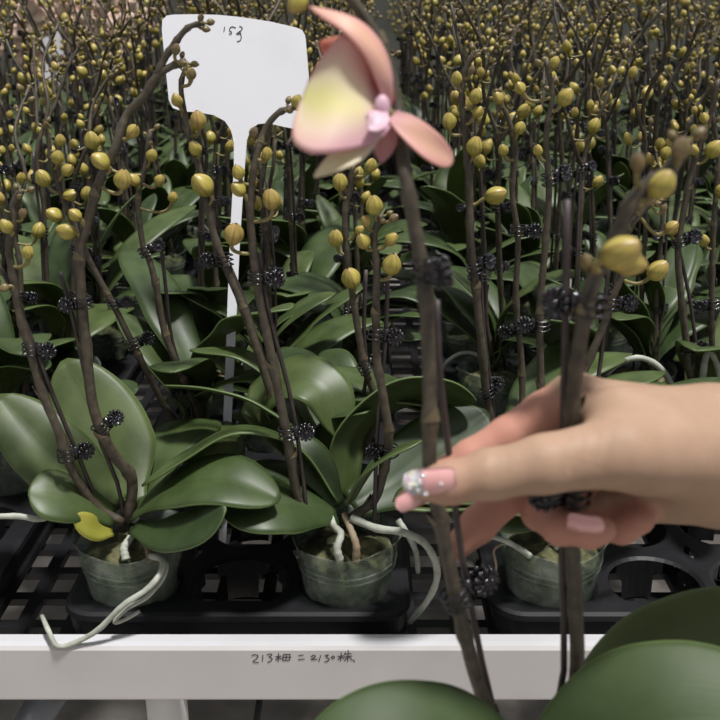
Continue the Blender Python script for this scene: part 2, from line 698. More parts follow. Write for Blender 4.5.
def pot_geo():
    def wob(r, z, a):
        return r * (1 + .008 * math.sin(3 * a + 1)), z + (.0022 * math.sin(2 * a + .6) + .0012 * math.sin(5 * a)) * max(0, z / .085) ** 3
    prof = [(.001, .002), (.029, .002), (.0305, .005), (.033, .025), (.0365, .05), (.0400, .072), (.0418, .083), (.0432, .0855), (.0430, .0862),
            (.0410, .0835), (.0392, .072), (.0357, .05), (.0322, .025), (.0298, .006), (.001, .0035)]
    g = lathe(prof, 40, 0, wob=wob)
    for z in (.060, .066):          # thin pressed rings in the wall
        r = .0365 + (z - .05) * .0035 / .022 + .0002
        lathe([(r, z - .0007), (r + .0006, z), (r, z + .0007)], 40, 0, g, wob=wob)
    return g


def moss_geo(seed):
    rg = random.Random(seed)
    ph = [rg.uniform(0, 6.3) for _ in range(8)]

    def wob(r, z, a):
        k = math.sin(5 * a + ph[0] + z * 160) * .0010 + math.sin(9 * a + ph[1] - z * 260) * .0007 + math.sin(14 * a + ph[2] + z * 420) * .0005
        return max(.0004, r + k * min(1, r / .02) - .0006), z + (.003 * math.sin(3 * a + ph[3]) + .0016 * math.sin(8 * a + ph[4])) * (1 if z > .06 else 0) * min(1, r / .012)
    prof = [(.001, .0045), (.027, .0045), (.0293, .010), (.0308, .022), (.0325, .035), (.0342, .048), (.0362, .060), (.0368, .066), (.034, .071), (.027, .0745), (.018, .077), (.009, .078), (.0005, .0785)]
    return lathe(prof, 56, 0, wob=wob)


POT_ME = mesh_of('pot', pot_geo(), ['pot'])
MOSS_ME = [mesh_of('moss', moss_geo(s), ['moss']) for s in range(3)]

rgv = random.Random(5)
LEAF_GEO, LEAF_ME = [], []
for k in range(13):
    L = rgv.uniform(.150, .225)
    e0, e1 = R(rgv.uniform(38, 74)), R(rgv.uniform(-38, 30))
    p, sp = V((0, 0, 0)), [V((0, 0, 0))]
    for s in range(5):
        e = e0 + (e1 - e0) * (s / 4) ** .8
        p = p + V((math.cos(e), rgv.uniform(-.16, .16), math.sin(e))) * L / 5
        sp.append(p.copy())
    lg = leaf_geo(sp, rgv.uniform(.042, .068), (0, 0, 1) if e0 < 1.2 else (-.3, 0, 1), wave=rgv.uniform(0, .03), seed=k, fold=rgv.uniform(.12, .3))
    LEAF_GEO.append(lg)
    LEAF_ME.append(mesh_of('leaf', lg, ['leaf', 'leaf_under']))

BUD_GEO, BUD_ME = [], []
for k in range(6):
    dx, dz = rgv.uniform(.014, .021), rgv.uniform(-.006, .008)
    ax = V((rgv.uniform(-.1, .6), rgv.uniform(-.4, .4), rgv.uniform(.5, 1)))
    bg = bud_geo((0, 0, 0), (dx, rgv.uniform(-.004, .004), dz), ax, rgv.uniform(.0165, .0195), rgv.uniform(.0063, .0074), .0012, 15, 10, rgv.uniform(0, 2), out=(1, 0, -.35))
    BUD_GEO.append(bg)
    BUD_ME.append(mesh_of('bud', bg, ['bud', 'pedicel']))
TIP_GEO, TIP_ME = [], []
for k in range(3):
    bg = bud_geo((0, 0, 0), (.0045, 0, .001), (.7, rgv.uniform(-.3, .3), .8), .0085, .0032, .0011, 10, 8, 0, out=(1, 0, 0))
    TIP_GEO.append(bg)
    TIP_ME.append(mesh_of('bud', bg, ['bud_small', 'pedicel']))


def random_spike(rg, H):
    """path from the crown up; the flowering end zigzags and nods"""
    lean = rg.uniform(0, 6.28)
    lx, ly = math.cos(lean) * rg.uniform(.0, .055), math.sin(lean) * rg.uniform(.0, .045)
    nod = rg.uniform(0, 6.28)
    nl = rg.uniform(.01, .10)
    pts = []
    for i in range(9):
        t = i / 8
        p = V((lx * t, ly * t, H * t))
        if t > .55:
            s = (t - .55) / .45
            p += V((math.cos(nod), math.sin(nod), -.25)) * nl * s ** 1.8
            zz = .0055 * (1 if i % 2 else -1)
            p += V((-math.sin(nod), math.cos(nod), 0)) * zz
        pts.append(p)
    return pts


def spike_buds(pts, rad, rg, n=46, start=.55, cnt=7, size=1.):
    out = []
    for k in range(cnt):
        t = start + (1 - start) * (k + .3) / cnt * .93
        i = int(t * n)
        sc = .92 - .58 * (k / max(1, cnt - 1)) ** 1.2
        az = rg.uniform(0, 6.28)
        T = (pts[min(i + 1, n)] - pts[max(i - 1, 0)]).normalized()
        up = V((0, 0, 1)).lerp(T, .4)
        m = frame(pts[i], up, az, sc * rg.uniform(.9, 1.1))
        out.append((m, rg.randrange(len(BUD_GEO)), False))
    for k in range(4):
        i = n - k * 1
        m = frame(pts[i], V((0, 0, 1)).lerp((pts[n] - pts[n - 2]).normalized(), .7), k * 2.4 + rg.uniform(-.4, .4), rg.uniform(.8, 1.2))
        out.append((m, rg.randrange(3), True))
    return out


def stake_pts(base, top):
    return [base.lerp(top, i / 6) + V((0, 0, 0)) for i in range(7)]


NODS = ['spike', 'bract']


def generic_plant(name, rg, detail, flowering=False):
    """potted orchid in bud with everything on it, at the origin"""
    root = empty(name, (0, 0, 0), '', 'potted orchid')
    crown = V((rg.uniform(-.006, .006), rg.uniform(-.006, .006), .082))
    link('pot', POT_ME, root)
    link('potting_moss', MOSS_ME[rg.randrange(3)], root)
    a0 = rg.uniform(0, 6.28)
    nl = rg.choice((6, 7, 8))
    fol = Geo()
    for k in range(nl):
        az = a0 + (math.pi if k % 2 else 0) + rg.uniform(-.5, .5)
        i = rg.randrange(len(LEAF_GEO))
        m = Matrix.Translation(crown + V((0, 0, .007 * k))) @ Matrix.Rotation(az, 4, 'Z') @ Matrix.Rotation(R(rg.uniform(-18, 14)) - R(4 * k), 4, 'Y') @ Matrix.Scale(rg.uniform(.8, 1.08) * (1 - .06 * max(0, k - 3)), 4)
        if detail:
            link('leaf', LEAF_ME[i], root, m)
        else:
            fol.add(LEAF_GEO[i], m)
    if not detail:
        link('foliage', mesh_of('foliage', fol, ['leaf', 'leaf_under']), root)
    for s in range(2):
        H = rg.uniform(.35, .50) if detail else rg.uniform(.42, .58)
        az = a0 + math.pi / 2 + s * math.pi + rg.uniform(-.5, .5)
        off = crown + V((math.cos(az) * .012, math.sin(az) * .012, .0))
        path = [p + off for p in random_spike(rg, H)]
        path[0] = crown.copy()
        g, pts, rad = spike_geo(path, .0032, .0016, rg)
        if rg.random() < .6:       # a side branch
            i = rg.randrange(27, 33)
            d = V((rg.uniform(-1, 1), rg.uniform(-1, 1), 1.3)).normalized()
            bl = rg.uniform(.07, .13)
            bp = [pts[i], pts[i] + d * bl * .3, pts[i] + d * bl * .65 + V((0, 0, .01)), pts[i] + d * bl + V((0, 0, .006))]
            g2, p2, r2 = spike_geo(bp, .0021, .0013, rg, 20, False, 5, 0, g)
            br = spike_buds(p2, r2, rg, 20, .35, 3)
        else:
            br = []
        buds = spike_buds(pts, rad, rg, 46, rg.uniform(.5, .62), rg.choice((4, 5, 6, 7) if detail else (4, 5))) + br
        so = link('flower_spike', mesh_of('flower_spike', g, NODS), root)
        if detail:
            for m, v, tip in buds:
                link('bud', (TIP_ME if tip else BUD_ME)[v], so, m)
        else:
            bg = Geo()
            for m, v, tip in buds:
                bg.add((TIP_GEO if tip else BUD_GEO)[v], m, 2 if tip else 0)
            link('bud_cluster', mesh_of('bud_cluster', bg, ['bud', 'pedicel', 'bud_small', 'pedicel']), so)
        if flowering:
            fg = Geo()
            for i in (30, 36, 41):
                c = pts[i] + V((rg.uniform(-.02, .02), -.02, 0))
                for q in range(5):
                    a = q * 2 * math.pi / 5 + .3
                    d = V((math.cos(a), -.25, math.sin(a)))
                    fg.add(petal_geo([c, c + d * .018, c + d * .036 + V((0, .004, 0))], .034, (0, -1, .2), 5, 6))
            link('flower_cluster', mesh_of('flower_cluster', fg, ['far_petal']), so)
        # stake and clips
        top = pts[int(46 * rg.uniform(.58, .72))]
        sb = crown + V((math.cos(az) * .02, math.sin(az) * .02, -.02))
        side = V((math.cos(az + 1), math.sin(az + 1), 0)) * .0062
        sp = [sb, pts[10] + side, pts[20] + side, pts[26] + side, top + side * .8]
        link('support_stake', mesh_of('support_stake', tube(catmull(sp, 12), .0016, 6), ['stake']), root)
        for c in (12, 20, 27):
            i = c + rg.randrange(-2, 3)
            m = frame(pts[i] + side * .4, pts[i + 1] - pts[i - 1], rg.uniform(0, 6.28), rg.uniform(.68, .85)) @ Matrix.Rotation(rg.uniform(-.3, .3), 4, 'Y')
            link('clip', CLIP_ME, root, m)
    if detail and rg.random() < .7:
        for k in range(rg.choice((1, 2, 3))):
            az = rg.uniform(0, 6.28)
            d = V((math.cos(az), math.sin(az), 0))
            sd = V((-d.y, d.x, 0)) * rg.uniform(-.03, .03)
            rp = [crown, crown + d * .03 + V((0, 0, .018)), crown + d * .055 + V((0, 0, .010)) + sd * .4, crown + d * .075 + V((0, 0, -.02)) + sd]
            link('aerial_root', mesh_of('aerial_root', tube(catmull(rp, 14), [.0027 * (1 - .3 * i / 14) for i in range(15)], 7), ['root']), root)
    return root


# ------------------------------------------------------------------ the setting
def structure(name, g, mats, smooth=False):
    o = link(name, mesh_of(name, g, mats, smooth=smooth))
    o['kind'] = 'structure'
    return o


structure('floor', box((-5, -1.6, -.1), (5, 7.2, 0)), ['concrete'])
structure('wall_back', box((-5, 6.6, 0), (5, 6.7, 2.6)), ['wall'])

# the bench: rail, plastic lattice, legs
X0, X1, YF, YB = -2.3, 2.3, .625, 4.15
bench = empty('plant_bench', (0, YF, 0), 'long greenhouse bench with pale metal rail and black lattice top', 'bench')
g = Geo()
RT = ZB + .0358
prof = [(YF, RT - .0515), (YF - .0006, RT - .05), (YF - .0004, RT - .004), (YF + .0015, RT - .001), (YF + .006, RT), (YF + .015, RT), (YF + .0175, RT - .002),
        (YF + .0175, ZB - .004), (YF + .03, ZB - .006), (YF + .03, RT - .0515)]
b = 0
for x in (X0, X1):
    g.v += [V((x, y, z)) for y, z in prof]
n = len(prof)
for i in range(n):
    i2 = (i + 1) % n
    g.f.append((i, i2, n + i2, n + i)[::-1])
    g.m.append(1 if 3 <= i <= 5 else 0)
    g.uv.append(((0, 0),) * 4)
g.f += [tuple(range(n)), tuple(range(2 * n - 1, n - 1, -1))]
g.m += [0, 0]
g.uv += [((0, 0),) * n] * 2
rail = part('front_rail', g, ['rail', 'rail_gloss'], bench, smooth=False)


def ink(strokes, fn, r, up):
    """pen strokes laid on a surface"""
    g = Geo()
    for st in strokes:
        pts = catmull([fn(*p) for p in st], max(2, 4 * (len(st) - 1)))
        tube(pts, r, 6, 0, g)
    return g


TXT = [[(65, 88), (80, 80), (98, 86), (95, 100), (72, 120), (104, 124)], [(127, 82), (124, 118)],
       [(150, 82), (168, 76), (176, 84), (162, 95), (178, 102), (172, 116), (152, 122)],
       [(196, 92), (230, 88)], [(214, 72), (211, 122)], [(212, 95), (198, 112)], [(214, 95), (228, 106)],
       [(240, 80), (236, 112)], [(236, 112), (274, 112)], [(274, 112), (278, 78)], [(278, 78), (240, 80)], [(232, 96), (284, 94)], [(257, 82), (254, 112)],
       [(324, 86), (352, 82)], [(322, 108), (358, 104)],
       [(392, 92), (408, 84), (418, 92), (394, 108), (430, 104)], [(448, 84), (436, 120)],
       [(470, 86), (490, 82), (478, 96), (494, 102), (488, 116), (468, 120)],
       [(508, 92), (518, 88), (524, 96), (516, 102), (506, 98), (508, 92)],
       [(540, 90), (574, 86)], [(562, 68), (556, 118)], [(558, 92), (542, 110)], [(562, 92), (574, 104)],
       [(586, 66), (578, 82)], [(580, 78), (618, 74)], [(574, 94), (622, 88)], [(600, 56), (596, 120)], [(598, 92), (578, 116)], [(602, 92), (624, 112)],
       [(630, 108), (634, 122)]]
YT = YF - .00038
part('handwriting', ink(TXT, lambda x, y: U(240 + x / 5.54, 640 + y / 5.54, YT), .00042, 0), ['ink'], rail, label='black handwritten count on the rail')
part('smudge', ink([[(380, 148), (390, 147), (396, 149)], [(386, 147), (402, 146.5)], [(374, 149), (380, 148.5)]], lambda x, y: U(x / 2, 600 + y / 2 - 8.5, YF + .002), .0004, 0), ['ink'], rail, label='faint dark pen mark on top of the rail')

g = Geo()
pt, bw, th = .0425, .0115, .008
k = 0
x = X0
while x < X1:
    box((x, YF + .03, ZB - th), (x + bw, YB, ZB), g)
    x += pt
y = YF + .032
while y < YB:
    box((X0, y, ZB - th + .0005), (X1, y + bw, ZB - .0005), g)
    y += pt
part('lattice_top', g, ['black'], bench, smooth=False)
for (lx, ly, r, m, lean) in ((-.168, .672, .0175, 'pipe_white', .010), (1.55, .70, .0175, 'pipe_white', 0), (-1.75, .70, .0175, 'pipe_white', 0),
                             (-.157, 3.9, .0175, 'pipe_white', 0), (1.55, 3.9, .0175, 'pipe_white', 0), (-1.75, 3.9, .0175, 'pipe_white', 0)):
    part('leg', tube([V((lx + lean, ly, 0)), V((lx + lean * .2, ly, .5)), V((lx, ly, ZB - .0085))], r, 20, 0), [m], bench)
br = tube([U(52, 690, .735), U(8, 760, .715), U(-90, 930, .70)], .017, 16, 0)
part('brace', br, ['pipe_grey'], bench, label='slanting blue-grey metal brace pipe')
part('support_rod', tube([U(262, 685, .78), U(255, 730, .77), U(246, 800, .76)], .0035, 8, 0), ['black'], bench, label='thin black rod under the rail')
for yy in (1.6, 2.9, 4.12):
    part('crossbar', box((X0, yy, ZB - .045), (X1, yy + .03, ZB - .0085)), ['pipe_grey'], bench, smooth=False)

t = link('fallen_tag', mesh_of('fallen_tag', box((-.012, -.028, 0), (.012, .028, .0015)), ['tag'], smooth=False))
t.location = V((-.11, 1.21, .0005))
t.rotation_euler = (0, 0, R(12))
tag(t, 'small white plant tag lying on the concrete floor under the rail', 'plant tag')
pst = structure('trim_1', box((-1.82, 5.6, 0), (-1.68, 5.72, 2.6)), ['post'])

# ------------------------------------------------------------------ trays
TX = [-.1955, -.103, -.011]
TC = -.103
TP = .358
RY = .10


def tray_geo():
    """3 x 5 round cells in a black moulded tray, origin at the middle of its base"""
    g = Geo()
    HX, HY, H = .145, .247, .040
    cx, cy = .0925, RY
    seg = 32
    hole = .0392
    for ix in (-1, 0, 1):
        for iy in (-2, -1, 0, 1, 2):
            c = V((ix * cx, iy * cy, 0))
            sx, sy = cx / 2, cy / 2
            ex0 = -HX + .010 if ix == -1 else c.x - sx
            ex1 = HX - .010 if ix == 1 else c.x + sx
            ey0 = -HY + .010 if iy == -2 else c.y - sy
            ey1 = HY - .010 if iy == 2 else c.y + sy
            b = len(g.v)
            rings = []
            for i in range(seg):
                a = 2 * math.pi * i / seg + math.pi / seg
                d = V((math.cos(a), math.sin(a), 0))
                # outer: where the ray leaves the rectangle
                tx = ((ex1 - c.x) if d.x > 0 else (ex0 - c.x)) / d.x if abs(d.x) > 1e-6 else 9
                ty = ((ey1 - c.y) if d.y > 0 else (ey0 - c.y)) / d.y if abs(d.y) > 1e-6 else 9
                o = c + d * min(tx, ty)
                g.v += [V((o.x, o.y, H)), c + d * (hole + .0035) + V((0, 0, H)), c + d * hole + V((0, 0, H - .002)), c + d * .0385 + V((0, 0, .026)), c + d * .0362 + V((0, 0, .001))]
            for i in range(seg):
                i2 = (i + 1) % seg
                for k in range(4):
                    if k == 2 and i % 8 in (3, 4) or k == 3 and i % 8 in (2, 3, 4, 5):
                        continue                      # slots in the cup wall
                    g.f.append((b + i * 5 + k, b + i * 5 + k + 1, b + i2 * 5 + k + 1, b + i2 * 5 + k)[::-1])
                    g.m.append(0)
                    g.uv.append(((0, 0),) * 4)
            for q in range(4):
                a = q * math.pi / 2 + math.pi / 4
                d = V((math.cos(a), math.sin(a), 0))
                s = V((-d.y, d.x, 0)) * .004
                p0, p1 = c + d * .010, c + d * .037
                bb = len(g.v)
                g.v += [p0 - s, p1 - s, p1 + s, p0 + s]
                g.v += [w + V((0, 0, .0016)) for w in (p0 - s, p1 - s, p1 + s, p0 + s)]
                for qd in ((0, 1, 2, 3), (7, 6, 5, 4), (0, 4, 5, 1), (2, 6, 7, 3), (1, 5, 6, 2), (3, 7, 4, 0)):
                    g.f.append(tuple(bb + j for j in qd))
                    g.m.append(0)
                    g.uv.append(((0, 0),) * 4)
            lathe([(.0075, .0), (.0115, .0), (.0115, .0016), (.0075, .0016), (.0075, 0)], 16, 0, g, c)
    # rolled rim and skirt with rounded corners
    loop = []
    rc = .028
    for (qx, qy, a0) in ((HX - rc, HY - rc, 0), (-HX + rc, HY - rc, 90), (-HX + rc, -HY + rc, 180), (HX - rc, -HY + rc, 270)):
        for k in range(9):
            a = R(a0 + 90 * k / 8)
            loop.append((V((qx, qy, 0)), V((math.cos(a), math.sin(a), 0))))
    prof = [(rc - .020, H), (rc - .004, H), (rc, H - .0015), (rc + .001, H - .006), (rc - .001, H - .008), (rc - .004, .014), (rc - .001, .010), (rc, .003), (rc - .003, .0008)]
    b = len(g.v)
    for (r, z) in prof:
        for c, d in loop:
            g.v.append(c + d * r + V((0, 0, z)))
    grid_faces(g, len(loop), len(prof), b, 0, True, flip=True)
    return g


TRAY_ME = mesh_of('plant_tray', tray_geo(), ['black'], smooth=False)
Y0 = .707
tray_first = None
for ty in range(7):
    for tx in range(-6, 7):
        cxx, cyy = TC + tx * TP, Y0 + .2 + ty * .5
        if abs(cxx) - .15 > .379 * (cyy + .6) + .02:
            continue
        if tray_first is None:
            t = link('plant_tray', TRAY_ME)
            tray_first = t
        else:
            t = tray_first.copy()
            COL.objects.link(t)
        t.location = (cxx, cyy, ZB + .0002)
        if ty == 0 and tx == 0:
            lab = 'black moulded pot tray behind the handwriting on the rail, one empty hole in front'
        elif ty == 0 and tx == 1:
            lab = 'black moulded pot tray at the rail beneath the hand'
        elif ty == 0:
            lab = 'black pot tray beside the front trays, out past the edge of view'
        else:
            lab = 'black pot tray hidden beneath the crowded orchid leaves'
        tag(t, lab, 'plant tray', None if ty == 0 and tx in (0, 1) else 'outer front trays' if ty == 0 else 'trays under the orchid rows')

# ------------------------------------------------------------------ orchids traced from the photograph
rgc = random.Random(11)


class Plant:
    def __init__(s, loc, label, pot=True, group=None):
        s.root = empty('potted_orchid', loc, label, 'potted orchid', group)
        s.o = V(loc)
        if pot:
            po = link('pot', POT_ME, s.root)
            po.rotation_euler = (0, 0, rgc.uniform(0, 6))
            mo = link('potting_moss', MOSS_ME[rgc.randrange(3)], s.root)
            if s.o.y < .75:
                po.scale = mo.scale = (1.085, 1.085, 1.04)

    def leaf(s, pts, w, hint, mats=('leaf', 'leaf_under'), label=None, **kw):
        return part('leaf', leaf_geo(P3(pts), w, hint, **kw), list(mats), s.root, label=label)

    def stub_leaves(s, n, az, rg, lo=.75, hi=1.0, tilt=0):
        for k in range(n):
            a = az + (math.pi if k % 2 else 0) + rg.uniform(-.5, .5)
            m = Matrix.Translation(V((0, 0, .083 + .007 * k))) @ Matrix.Rotation(a, 4, 'Z') @ Matrix.Rotation(R(rg.uniform(-14, 14) + tilt), 4, 'Y') @ Matrix.Scale(rg.uniform(lo, hi), 4)
            link('leaf', LEAF_ME[rg.randrange(len(LEAF_ME))], s.root, m)

    def spike(s, pts, buds=(), r0=.0036, r1=.0019, tip=3, branch=None, n=46, clips=(), seed=1, nodes=7, w=None):
        """pts: (px, py, Y); buds: (px, py, length in px, axis dx, axis dy); clips: (index along, compass)"""
        rg = random.Random(seed)
        path = pts if w else P3(pts)
        g, cp, rad = spike_geo(path, r0, r1, rg, n, True, nodes)
        allp = list(cp)
        if branch:
            g2, bp, r2 = spike_geo(P3(branch), r1 * 1.1, r1 * .75, rg, 18, False, 5, 0, g)
            allp += bp
        so = part('flower_spike', g, NODS, s.root)
        for bd in buds:
            bx, by, ln, ax, ay = bd[:5]
            dd = bd[5] if len(bd) > 5 else 0
            # where it springs from: the nearest bit of stem a little below
            Yb = min(allp, key=lambda p: (p - U(bx, by + 6, p.y)).length).y
            c = U(bx, by, Yb - .006 + dd)
            px = Yb / (CP - (by - 360) / F * SP) / F
            L = ln * px * 1.0
            axis = V((ax, -.35, -ay)).normalized()
            at = min(allp, key=lambda p: (p - (c - axis * L * .5 - V((0, 0, L * .35)))).length)
            base = c - axis * L * .5
            small = L < .0095
            gg = bud_geo(at, base, axis, L, L * (.40 if not small else .37), .0014 if not small else .0011, 18, 12, rg.uniform(0, 2), out=(base - at).normalized() + V((0, 0, -.5)))
            part('bud', gg, ['bud_small' if small or (len(bd) > 6 and bd[6]) else 'bud', 'pedicel'], so)
        for q in range(tip):
            i = n - q
            m = frame(cp[i] - s.o, V((0, 0, 1)).lerp((cp[n] - cp[n - 2]).normalized(), .7), q * 2.5 + .3, rg.uniform(.6, .85))
            link('bud', TIP_ME[q % 3], so, m)
        if branch:
            for q in range(3):
                m = frame(bp[18 - q] - s.o, V((0, 0, 1)).lerp((bp[18] - bp[16]).normalized(), .7), q * 2.5 + 1.3, rg.uniform(.6, .85))
                link('bud', TIP_ME[q % 3], so, m)
        for (cx, cy, az) in clips:
            i = min(range(2, n - 1), key=lambda j: abs((cp[j] - U(cx, cy, cp[j].y)).z))
            m = frame(cp[i] - s.o + V((.0012, 0, 0)), cp[i + 1] - cp[i - 1], R(az + rg.uniform(-22, 22)), rg.uniform(.78, .9)) @ Matrix.Rotation(rg.uniform(-.3, .25), 4, 'Y')
            link('clip', CLIP_ME, s.root, m)
        return so

    def stake(s, pts, r=.0018):
        return part('support_stake', tube(catmull(P3(pts), 14), r, 7), ['stake'], s.root)

    def roots(s, pts, r=.0027, mat='root', taper=.25):
        q = catmull(P3(pts), 26)
        return part('aerial_root', tube(q, [r * (1 - taper * i / 26) * (1 + .07 * math.sin(i * 1.9)) for i in range(27)], 9), [mat], s.root)


def hole(px_x, row):
    return V((px_x, Y0 + RY * row, ZB + .0012))


TAKEN = []
# --- A, left front
pA = Plant(V((-.1955, Y0, ZB + .0018)), 'front orchid at far left, its clear pot trailing pale roots over the rail')
TAKEN.append((-.1955, Y0))
pA.leaf([(128, 506, .712), (116, 470, .735), (98, 424, .758), (64, 360, .785)], .082, (.05, -.8, .6), nu=13, nv=26, fold=.12)
pA.leaf([(118, 508, .705), (84, 482, .705), (40, 442, .71), (-2, 396, .73)], .060, (.25, -.75, .6), nu=13, nv=26)
pA.leaf([(136, 510, .70), (172, 488, .685), (225, 480, .67), (280, 500, .66)], .058, (0, -.30, .95), nu=13, nv=26, fold=.2)
pA.leaf([(134, 527, .685), (160, 533, .66), (195, 527, .645), (226, 508, .64)], .036, (-.1, -.5, .85), nu=11, nv=20)
pA.leaf([(114, 516, .695), (80, 500, .68), (50, 494, .67), (28, 492, .665)], .048, (.1, -.5, .85), nu=11, nv=20)
pA.leaf([(112, 532, .685), (100, 531, .675), (88, 525, .668), (74, 515, .665)], .020, (.2, -.6, .8), ('leaf_yellow', 'leaf_yellow'), label='small yellowed leaf', nu=7, nv=12)
pA.leaf([(130, 508, .725), (160, 455, .76), (185, 430, .80), (215, 420, .84)], .06, (-.3, -.5, .8), nu=11, nv=20)
pA.spike([(128, 520, .70), (132, 480, .70), (115, 457, .69), (103, 435, .685), (92, 400, .685), (86, 345, .685), (81, 290, .685), (80, 250, .685), (88, 222, .685), (98, 185, .685),
          (116, 146, .685), (127, 115, .69), (144, 96, .69), (157, 76, .69), (172, 66, .69), (186, 61, .69)],
         [(123, 179, 23, .25, -.9), (100, 161, 22, -.5, -.5), (133, 131, 17, .5, -.6), (176, 49, 13, .3, -.9), (192, 74, 12, .2, -.9), (66, 231, 21, -.7, -.25), (75, 215, 16, -.5, -.6)],
         0.0046, .0023, 3, [(157, 76, .69), (165, 58, .69), (177, 40, .69), (189, 27, .69), (204, 23, .69)], 60, [(75, 302, 178), (107, 431, 20)], 3, 8)
pA.stake([(60, 272, .69), (72, 315, .688), (84, 370, .692), (98, 435, .695), (118, 485, .70), (125, 530, .70)])
pA.spike([(122, 522, .695), (95, 505, .69), (72, 470, .68), (58, 430, .675), (43, 395, .675), (30, 350, .675), (20, 315, .675), (14, 282, .675), (9, 245, .675), (15, 222, .675), (13, 205, .675), (22, 190, .675)],
         [(28, 252, 16, .2, -.9), (6, 226, 17, -.4, -.8), (23, 213, 12, .3, -.8), (4, 288, 12, -.8, .2)], .0038, .0022, 3, None, 46, [(33, 354, 12), (70, 450, 10)], 4)
pA.stake([(-6, 258, .68), (12, 290, .678), (34, 346, .678), (54, 398, .68), (84, 470, .69), (108, 530, .70)])
pA.roots([(150, 556, .668), (162, 560, .655), (160, 574, .645), (146, 590, .637), (122, 606, .630), (98, 630, .627), (72, 644, .626), (57, 646, .624), (50, 634, .628), (42, 616, .650)], .0026)
pA.roots([(152, 556, .670), (166, 564, .655), (162, 580, .648), (146, 598, .640), (128, 608, .636), (114, 622, .634), (124, 620, .634), (140, 611, .640)], .0020)
pA.roots([(110, 530, .69), (84, 515, .676), (60, 512, .67), (40, 519, .668), (15, 516, .668), (-30, 518, .67)], .0030)
pA.roots([(126, 560, .672), (124, 548, .678), (130, 538, .685), (134, 528, .695)], .0036, 'root')
pA.roots([(150, 562, .668), (148, 550, .675), (144, 535, .69)], .0030, 'root_brown')

# --- B, centre front
pB = Plant(V((-.011, Y0, ZB + .0018)), 'front orchid in the clear pot straight above the handwriting')
TAKEN.append((-.011, Y0))
pB.leaf([(336, 515, .70), (300, 507, .685), (262, 506, .67), (224, 516, .66)], .056, (0, -.45, .9), nu=13, nv=24)
pB.leaf([(352, 506, .715), (395, 480, .735), (440, 446, .755), (488, 412, .775)], .068, (-.25, -.75, .6), nu=13, nv=26, fold=.2)
pB.leaf([(350, 502, .70), (366, 474, .69), (392, 453, .682), (422, 441, .676)], .030, (-.3, .2, .9), nu=11, nv=20)
pB.leaf([(338, 505, .708), (324, 478, .715), (308, 455, .72), (284, 436, .728)], .034, (.2, -.6, .75), nu=11, nv=20)
pB.leaf([(334, 500, .712), (296, 448, .718), (240, 432, .715), (192, 454, .705), (142, 486, .69)], .052, (.08, .30, .95), nu=13, nv=26, fold=.24)
pB.leaf([(344, 498, .73), (352, 436, .75), (396, 398, .765), (440, 394, .765), (476, 402, .76)], .060, (-.15, .72, .68), nu=13, nv=26, fold=.22)
pB.leaf([(340, 500, .73), (312, 446, .75), (262, 408, .765), (215, 392, .77), (164, 386, .775)], .046, (.12, .42, .88), nu=13, nv=26, fold=.2)
pB.leaf([(334, 505, .735), (300, 485, .745), (262, 480, .74), (222, 496, .725)], .05, (.1, -.3, .95), nu=11, nv=24)
pB.spike([(330, 522, .70), (308, 515, .695), (296, 490, .69), (290, 450, .685), (280, 400, .685), (268, 340, .685), (258, 290, .685), (252, 240, .685), (250, 200, .685), (255, 162, .685),
          (264, 132, .69), (277, 114, .69), (293, 107, .69)],
         [(234, 234, 26, .25, -.85), (271, 199, 24, -.05, -.95), (267, 153, 14, .2, -.9), (238, 172, 17, -.2, -.9), (238, 189, 19, -.5, -.6), (254, 132, 13, .3, -.8), (297, 101, 15, .3, -.7)],
         0.0042, .0020, 3, None, 50, [(258, 281, 5), (292, 438, 8)], 6)
pB.stake([(258, 252, .69), (266, 300, .688), (277, 345, .688), (290, 395, .69), (300, 455, .692), (309, 532, .69)])
pB.spike([(350, 518, .70), (374, 500, .70), (384, 470, .695), (389, 440, .69), (384, 400, .69), (377, 360, .69), (376, 310, .69), (377, 270, .69), (374, 235, .69), (382, 215, .69)],
         [(392, 264, 25, .1, -.95), (374, 205, 23, -.1, -.95), (363, 241, 19, -.3, -.7), (392, 239, 17, .5, -.6), (366, 221, 14, -.2, -.8), (394, 218, 12, .6, -.5)],
         .0040, .0025, 3, None, 44, [(379, 330, 15), (382, 453, 170)], 7)
pB.stake([(388, 262, .695), (386, 330, .693), (381, 390, .693), (377, 440, .696), (374, 536, .69)])
pB.roots([(340, 560, .664), (337, 548, .664), (341, 534, .672), (334, 526, .685), (331, 515, .70)], .0034)
pB.roots([(356, 562, .666), (356, 545, .667), (350, 528, .68), (344, 515, .70)], .0034, 'root_brown')
pB.roots([(352, 518, .685), (376, 528, .672), (402, 532, .664), (422, 541, .655), (434, 558, .650), (437, 578, .650), (428, 600, .655), (410, 622, .668)], .0034)
pB.roots([(398, 520, .69), (408, 535, .682), (416, 552, .68), (418, 572, .69)], .0028)

# --- C, right front, behind the hand
pC = Plant(V((.164, Y0, ZB + .0018)), 'front orchid in the clear pot right under the hand')
TAKEN.append((.164, Y0))
pC.stub_leaves(5, .6, random.Random(3), .8, .95)
pC.leaf([(560, 518, .715), (600, 470, .735), (640, 440, .76), (690, 430, .79)], .062, (-.2, -.6, .75), nu=11, nv=22)
pC.leaf([(545, 520, .70), (515, 510, .685), (480, 500, .675), (445, 512, .668)], .05, (.1, -.5, .85), nu=11, nv=22)
pC.spike([(558, 520, .71), (562, 470, .715), (566, 420, .72), (584, 372, .72), (603, 327, .72), (612, 300, .72), (624, 268, .72), (626, 236, .72), (642, 212, .72), (655, 200, .72)],
         [(658, 270, 26, .55, -.75), (672, 227, 16, .5, -.6), (640, 205, 12, .1, -.8), (664, 208, 10, .3, -.8)], .0037, .0021, 3, None, 46, [(608, 305, 5)], 9)
